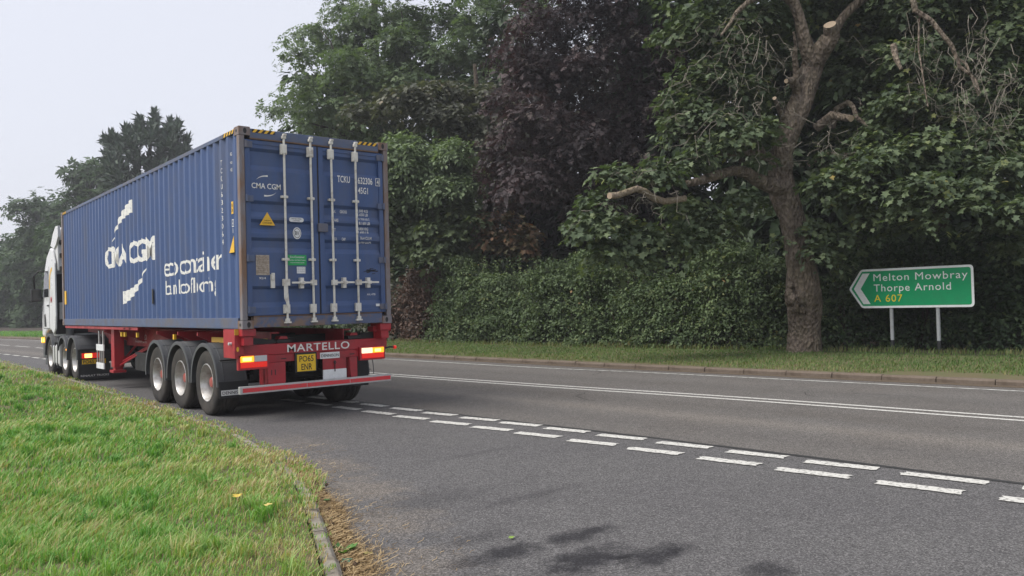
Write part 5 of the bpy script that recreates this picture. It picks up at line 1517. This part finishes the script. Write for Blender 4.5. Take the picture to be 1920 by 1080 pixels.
# cypress: layered fronds that sweep upward
DC = 74.0
bc = at(275, 600, DC); bc[2] = .2
tcp = tree('cypress_tree', 'dark spiky cypress rising above the container roof against the pale sky', 'tree', tuple(bc))
MB().tube([bc, at(276, 400, DC), at(278, 300, DC), at(290, 222, DC)], [.4, .3, .2, .05], 9).build('trunk', M_bark_d, tcp, smooth=True)
rc = np.random.default_rng(5); fr = []
tips = [(291, 207, 40), (262, 220, 34), (247, 262, 30), (236, 240, 24), (196, 258, 34), (208, 250, 26), (218, 290, 38), (320, 226, 32), (335, 228, 26), (352, 258, 34), (305, 250, 50), (348, 290, 40), (280, 290, 60), (240, 320, 60), (210, 340, 40), (320, 310, 60), (270, 350, 60), (300, 360, 60), (230, 370, 55), (340, 340, 40), (200, 300, 26), (255, 300, 50), (300, 300, 50), (330, 270, 40)]
P, H, N = [], [], []
for (u, v, L) in tips:
    for _ in range(520):
        t = rc.random() ** .7; side = rc.normal() * (.6 + 8.5 * t)
        lean = (u - 275) * .35
        uu, v2 = u - lean * t * .8 + side, v + L * 1.5 * t + abs(side) * .5
        P.append(at(uu, v2, DC + rc.normal() * (.6 + 1.3 * t))); o = np.array([side * .035 + lean * .006, 0, .8]) + rc.normal(size=3) * .35
        H.append(o); N.append(rc.normal(size=3) + np.array([0, -.8, .3]))
P, H, N = map(np.array, (P, H, N))
V, F, q = place(P, H, N, .62 * (.5 + rc.random(len(P))), 'slim')
np_mesh('crown', V, F, L_con, np.repeat(rc.random(len(P)), q), parent=tcp)
# distant wood closing the road bend
V, F, T = foliage([tuple(at(u, v, 128 + (u % 37) * .4)) + (5, 5, 3.5) for u in range(-260, 760, 34) for v in (610, 580, 545, 510)], 20000, 1.7, 'oval', per=8, spray=2.0, seed=500, shell=.1, zmin=.2)
tag(np_mesh('distant_wood', V, F, L_far, T), kind='stuff')

# ================================================================== grass
def grassmat(name):
    return leafmat(name, [(0, (.05, .14, .028)), (.25, (.11, .28, .055)), (.5, (.21, .39, .09)), (.7, (.40, .43, .17)), (.86, (.52, .44, .24)), (1, (.38, .25, .14))], rough=.5, trans=.3, spec=.3, tcol=(1.2, 1.3, .5))


L_grass = grassmat('grass blade')
L_grass2 = leafmat('verge grass blade', [(0, (.055, .095, .03)), (.3, (.095, .165, .05)), (.55, (.15, .21, .07)), (.78, (.26, .23, .11)), (1, (.26, .18, .11))], rough=.6, trans=.25, spec=.2)


def fbm(x, y, s=1.0, seed=0):
    rr_ = np.random.default_rng(seed); o = 0; a = 1
    for k in range(5):
        p = rr_.random(4) * 6.28; f = s * 1.9 ** k
        o = o + a * (np.sin(x * f + p[0] + 1.7 * np.sin(y * f * .7 + p[1])) * np.sin(y * f * 1.13 + p[2] + 1.5 * np.sin(x * f * .8 + p[3]))); a *= .62
    return o / 1.9


def blades(X, Y, Z, L, W, lean, tint, mat, name, kind='stuff', parent=None, seed=3):
    r = np.random.default_rng(seed); n = len(X); a = r.random(n) * 2 * np.pi
    d = np.stack([np.cos(a), np.sin(a), 0 * a], 1); side = np.stack([-np.sin(a), np.cos(a), 0 * a], 1)
    bend = (lean + d * (.25 + .75 * r.random(n))[:, None]) * L[:, None]
    b = np.stack([X, Y, Z], 1)
    w = side * W[:, None] * .5
    p1 = b + bend * .22; p1[:, 2] += L * .55; p2 = b + bend * .85; p2[:, 2] += L * (.80 + .15 * r.random(n))
    V = np.stack([b - w, b + w, p1 - w * .8, p1 + w * .8, p2], 1).reshape(-1, 3)
    F = (np.array([(0, 1, 3), (0, 3, 2), (2, 3, 4)])[None] + (np.arange(n) * 5)[:, None, None]).reshape(-1, 3)
    o = np_mesh(name, V, F, mat, np.repeat(tint, 5), parent)
    if kind: o['kind'] = kind
    return o


KNX, KNY = kn[:, 0], kn[:, 1]
r = np.random.default_rng(9)
N0 = 540000
rad = 2.2 * (34 / 2.2) ** r.random(N0); ang = math.pi / 2 - (YAW + (r.random(N0) - .5) * 1.28 - .13)
X = CAM[0] + rad * np.cos(ang); Y = CAM[1] + rad * np.sin(ang)
o = np.argsort(KNY); 
xk = np.interp(Y, KNY[o], KNX[o]); dist = xk - .10 - X
# the kerb bends away near the camera: measure distance to the line itself
K2 = resample([tuple(p) for p in kn], .25); K2 = K2[(K2[:, 0] > -9)]
near = rad < 9
dmin = np.full(N0, 9.0)
idx = np.where(near)[0]
for c0 in range(0, len(idx), 60000):
    ii = idx[c0:c0 + 60000]; dd = np.hypot(X[ii, None] - K2[None, :, 0], Y[ii, None] - K2[None, :, 1]); dmin[ii] = dd.min(1)
edge = np.where(near, dmin, np.abs(dist + .1))
lim = np.interp(Y, [-5.6, -4.7], [.105, -.18]) + .02 * np.sin(Y * 23) + .02 * np.sin(Y * 51)
sgn = np.where(dist + .10 > 0, 1, -1) * edge
ok = ((np.where(near, sgn, dist) > lim)) & (Y > -9.8)
X, Y, rad, edge = X[ok], Y[ok], rad[ok], edge[ok]
f1 = fbm(X, Y, 1.1, 1); f2 = fbm(X, Y, 3.2, 2); f3 = fbm(X, Y, .45, 5)
dry = np.clip(.9 - edge * .75, 0, 1) + np.clip((-5.2 - Y) * .28, 0, .55) * (1 + .6 * f1)
patchy = np.clip((-.45 - f2 - .35 * f1) * 2.2, 0, 1)
dens = np.clip(.9 + .35 * f2 - .35 * np.clip(dry, 0, 1) - .55 * patchy, .22, 1); dry = dry + .8 * patchy
ok = r.random(len(X)) < dens; X, Y, rad, edge, f1, f2, f3, dry = (q[ok] for q in (X, Y, rad, edge, f1, f2, f3, dry))
n = len(X)
f4 = fbm(X, Y, 7.0, 8)
tint = .44 + .15 * f1 + .15 * f2 + .10 * f3 + .08 * f4 + .42 * dry * r.random(n) ** .6 + .16 * r.normal(size=n) + np.where(r.random(n) < .07, .4, 0)
L = (.042 + .055 * np.clip(.5 + .5 * f2 + .3 * f1, 0, 1.3)) * (.6 + .8 * r.random(n)) * (1 - .45 * np.clip(dry, 0, 1)); L *= np.where(edge < .35, .8, 1)
W = (.0046 + .0028 * r.random(n)) * np.clip(rad / 5, .8, 2.6)
Z = .125 + np.clip(edge, 0, .6) / .6 * (.03 + ground_noise(X, Y) * .8) - .02
lean = np.stack([.22 + .35 * f1 + .2 * f4, -.15 + .35 * f2, 0 * X], 1)
blades(X, Y, Z, L, W, lean, np.clip(tint, 0, 1), L_grass, 'grass')
# coarser tufts that stand above the sward
nt_ = 450; kk = r.integers(0, n, nt_); kk = kk[edge[kk] > .25]; per = 46; q = np.repeat(kk, per); m_ = len(q)
blades(X[q] + r.normal(size=m_) * .035, Y[q] + r.normal(size=m_) * .035, Z[q], (.075 + .08 * r.random(m_)) * np.repeat(.6 + .7 * r.random(len(kk)), per), (.005 + .003 * r.random(m_)) * np.clip(rad[q] / 5, .8, 2.4),
       np.stack([.25 * r.normal(size=m_), .25 * r.normal(size=m_), 0 * X[q]], 1), np.clip(np.repeat(.22 + .45 * r.random(len(kk)) ** 2, per) + .08 * r.normal(size=m_) + .3 * np.clip(dry[q], 0, 1), 0, 1), L_grass, 'grass_tufts', seed=8)
print('grass blades', n)
# far verge grass
n = 72000
Yf = -9 + 34 * r.random(n) ** 1.4; t = r.random(n)
o = np.argsort([p[1] for p in KERB_FAR]); kx = np.interp(Yf, np.array([p[1] for p in KERB_FAR]), np.array([p[0] for p in KERB_FAR]))
wid = np.interp(Yf, [-10, 0, 8, 20], [6.2, 5.6, 4.6, 4.8])
Xf = kx + .17 + wid * t ** .9
f1 = fbm(Xf, Yf, 1.0, 11); f2 = fbm(Xf, Yf, 2.7, 12)
bare = (np.abs(Yf + 5.3) < 1.3) & (Xf - kx < .9 + .3 * f1)
ok = (t > .015 + .02 * f2) & ~bare; Xf, Yf, kx, f1, f2, t = (q[ok] for q in (Xf, Yf, kx, f1, f2, t)); n = len(Xf)
blades(Xf, Yf, .10 + 0 * Xf, (.055 + .05 * r.random(n)) * (1 + .35 * f2) * np.where(t > .93, 2.6, 1) * np.where(r.random(n) < .25, 1, .8), .008 + .008 * r.random(n), np.stack([0 * Xf, -.2 + 0 * Xf, 0 * Xf], 1),
       np.clip(.27 + .16 * f1 + .1 * f2 + .45 * (1 - t) ** 2 * r.random(n) + .15 * r.normal(size=n) + np.where(t > .93, .3, 0), 0, 1), L_grass2, 'verge_grass', seed=4)
# far-off verge grass beyond the lorry
n = 14000; Yf = 22 + 60 * r.random(n); kx = np.interp(Yf, np.array([p[1] for p in KERB_FAR]), np.array([p[0] for p in KERB_FAR])); Xf = kx + .3 + 6 * r.random(n)
blades(Xf, Yf, .15 + 0 * Xf, .14 + .1 * r.random(n), .03 + .02 * r.random(n), np.zeros((n, 3)), np.clip(.3 + .15 * r.normal(size=n), 0, 1), L_grass, 'verge_grass', seed=5)

# ================================================================== litter by the near kerb
M_straw = leafmat('cut straw', [(0, (.13, .09, .05)), (.4, (.36, .25, .125)), (1, (.60, .46, .26))], rough=.7, trans=.15, tcol=(1.1, 1, .8))
M_clod = paint('crumbled soil', (.07, .045, .028), 1, dirt=.6, dirtcol=(.15, .10, .06), scale=30, bmp=.8)


def litter(n, y0, y1, spread, seed, name, lo=.03, hi=.12, w=.0026, z=.012, pw=1.0, off0=0.0):
    r = np.random.default_rng(seed); K = K2[(K2[:, 1] > y0) & (K2[:, 1] < y1)]
    i = r.integers(0, len(K) - 1, n); p = K[i] + (K[i + 1] - K[i]) * r.random(n)[:, None]
    T = K[i + 1] - K[i]; T /= np.linalg.norm(T, axis=1)[:, None]; Nn = np.stack([T[:, 1], -T[:, 0]], 1)
    pile = .55 + .45 * np.sin(p[:, 1] * 3.1) * np.sin(p[:, 1] * 1.3 + 1)
    d = off0 + np.abs(r.normal(size=n)) ** pw * spread * (.35 + pile); q = p + Nn * d[:, None]
    a = r.random(n) * np.pi; L = lo + (hi - lo) * r.random(n) ** 2; dx, dy = np.cos(a) * L, np.sin(a) * L
    zz = z * r.random(n) * (1 + 2.0 * np.exp(-d / .12)) + .004; c = (r.random(n) - .5) * L * .5
    sx, sy = -np.sin(a) * w, np.cos(a) * w
    A = np.stack([q[:, 0] - dx / 2, q[:, 1] - dy / 2, zz], 1); B = np.stack([q[:, 0] + dx / 2, q[:, 1] + dy / 2, zz + L * .15 * r.random(n)], 1)
    M = (A + B) / 2 + np.stack([-np.sin(a) * c, np.cos(a) * c, 0 * c + .003], 1); S = np.stack([sx, sy, 0 * sx + .0008], 1)
    V = np.stack([A - S, A + S, M - S, M + S, B - S, B + S], 1).reshape(-1, 3)
    F = (np.array([(0, 1, 3), (0, 3, 2), (2, 3, 5), (2, 5, 4)])[None] + (np.arange(n) * 6)[:, None, None]).reshape(-1, 3)
    tag(np_mesh(name, V, F, M_straw, np.repeat(r.random(n), 6)), kind='stuff')


litter(18000, -8.6, -3.0, .10, 1, 'straw_litter', hi=.15, w=.0017)
litter(1500, -8.6, -2.0, .28, 2, 'straw_litter', hi=.10, z=.006, w=.0014)
litter(2500, -3.2, 3.0, .06, 3, 'straw_litter')
# crumbs of soil against the kerb
rr = random.Random(4); m = MB()
for i in range(260):
    y = rr.choice([rr.gauss(-4.45, .12), rr.gauss(-4.7, .3), rr.uniform(-7.6, -3.2), rr.gauss(-6.6, .15), rr.gauss(-5.6, .2)]); j = int(np.argmin(abs(K2[:, 1] - y)))
    x = K2[j, 0] + abs(rr.gauss(0, .05)) + .02; s_ = rr.uniform(.006, .024) * (1.4 if abs(y + 4.45) < .25 else 1); z = s_ * .5 + rr.random() * .02
    pts_ = [(x + s_ * rr.uniform(.6, 1.2) * a, y + s_ * rr.uniform(.6, 1.2) * b, z + s_ * rr.uniform(.6, 1.1) * c) for a, b, c in ((1, 0, 0), (-1, 0, 0), (0, 1, 0), (0, -1, 0), (0, 0, 1), (0, 0, -1))]
    m.add(pts_, [(0, 2, 4), (2, 1, 4), (1, 3, 4), (3, 0, 4), (2, 0, 5), (1, 2, 5), (3, 1, 5), (0, 3, 5)])
tag(m.build('soil_crumbs', M_clod), kind='stuff')
M_dust = None
# small weeds growing from the gutter
L_weed = leafmat('weed leaf', [(0, (.05, .13, .03)), (1, (.12, .26, .06))], rough=.45, trans=.25)
for i, (x, y, lab, s_) in enumerate(((-2.02, -6.42, 'small green weed growing against the near kerb, nearest the camera', .10), (-1.63, -5.62, 'small weed of the near gutter, halfway along the bare kerb', .07), (-1.12, -4.75, 'tiny weed in the straw by the crumbled soil', .06), (-2.30, -7.2, 'leafy weed at the foot of the kerb, at the bottom edge', .08))):
    j = int(np.argmin(abs(K2[:, 1] - y))); x = K2[j, 0] + .07
    r = np.random.default_rng(i); n = 16; a = r.random(n) * 6.28
    P = np.array([[x, y, .006]] * n) + r.normal(size=(n, 3)) * [.018, .018, .0]; H = np.stack([np.cos(a), np.sin(a), .5 + r.random(n)], 1); Nn = np.stack([-np.cos(a) * .6, -np.sin(a) * .6, 1 + 0 * a], 1)
    V, F, q = place(P, H, Nn, s_ * (.5 + .6 * r.random(n)), 'oval')
    tag(np_mesh('weed', V, F, L_weed, np.repeat(r.random(n), q)), lab, 'weed')


def fallen(x, y, z, size, rot, col, lab, tilt=.2):
    m, nt, p, _ = new_mat('fallen leaf'); nn = noise(nt, 40, 3)
    nt.links.new(mixc(nt, nn, col, tuple(c * .6 for c in col)), p.inputs['Base Color']); p.inputs['Roughness'].default_value = .6
    V = MAPLE_V.copy() * size; V[:, 2] += .25 * np.abs(V[:, 1]) * tilt * 4
    c, s_ = math.cos(rot), math.sin(rot)
    W = np.stack([x + V[:, 0] * c - V[:, 1] * s_, y + V[:, 0] * s_ + V[:, 1] * c, z + V[:, 2] + V[:, 0] * tilt * .5], 1)
    tag(np_mesh('fallen_leaf', W, MAPLE_F, m), lab, 'leaf')


fallen(-.85, -6.95, .012, .05, .6, (.22, .34, .06), 'small yellow-green leaf lying alone on the asphalt near the dark stains')
fallen(-1.72, -6.58, .012, .07, 2.4, (.28, .24, .08), 'curled olive leaf on the asphalt beside the straw by the near kerb')
g1 = at(440, 930, 5.6); g2 = at(497, 946, 5.5)
def drop(u, v, z):
    d = CF + CR * ((u - 960) / FPX) + CU * (-(v - 540) / FPX); t = (z - CAM[2]) / d[2]; return CAM + d * t
q = drop(443, 930, .26); fallen(q[0], q[1], .25, .085, 1.0, (.62, .46, .07), 'yellow maple leaf lying on the grass, the left one of two')
q = drop(498, 946, .26); fallen(q[0], q[1], .25, .065, .2, (.66, .52, .16), 'pale yellow leaf lying on the grass, the right one of two')
q = drop(620, 940, .02); fallen(q[0], q[1], .03, .07, 3.0, (.09, .20, .05), 'dark green leaf lying in the straw by the kerb')
q = drop(648, 1058, .02); fallen(q[0], q[1], .03, .075, .8, (.05, .16, .10), 'bluish green leaf at the kerb foot by the bottom edge')
q = drop(408, 905, .2); fallen(q[0], q[1], .22, .06, 4.0, (.28, .10, .05), 'reddish brown leaf sunk in the grass near the kerb bend')

# ================================================================== haze
hm = bpy.data.materials.new('morning haze'); hm.use_nodes = True; nt = hm.node_tree; nt.nodes.clear()
ho = nt.nodes.new('ShaderNodeOutputMaterial'); pv = nt.nodes.new('ShaderNodeVolumePrincipled')
pv.inputs['Color'].default_value = (.93, .94, 1, 1); pv.inputs['Density'].default_value = .0011; pv.inputs['Anisotropy'].default_value = .3
nt.links.new(pv.outputs[0], ho.inputs['Volume'])
hb = MB().box(-260, 260, -80, 300, -1.2, 40).build('haze', hm); hb['kind'] = 'stuff'
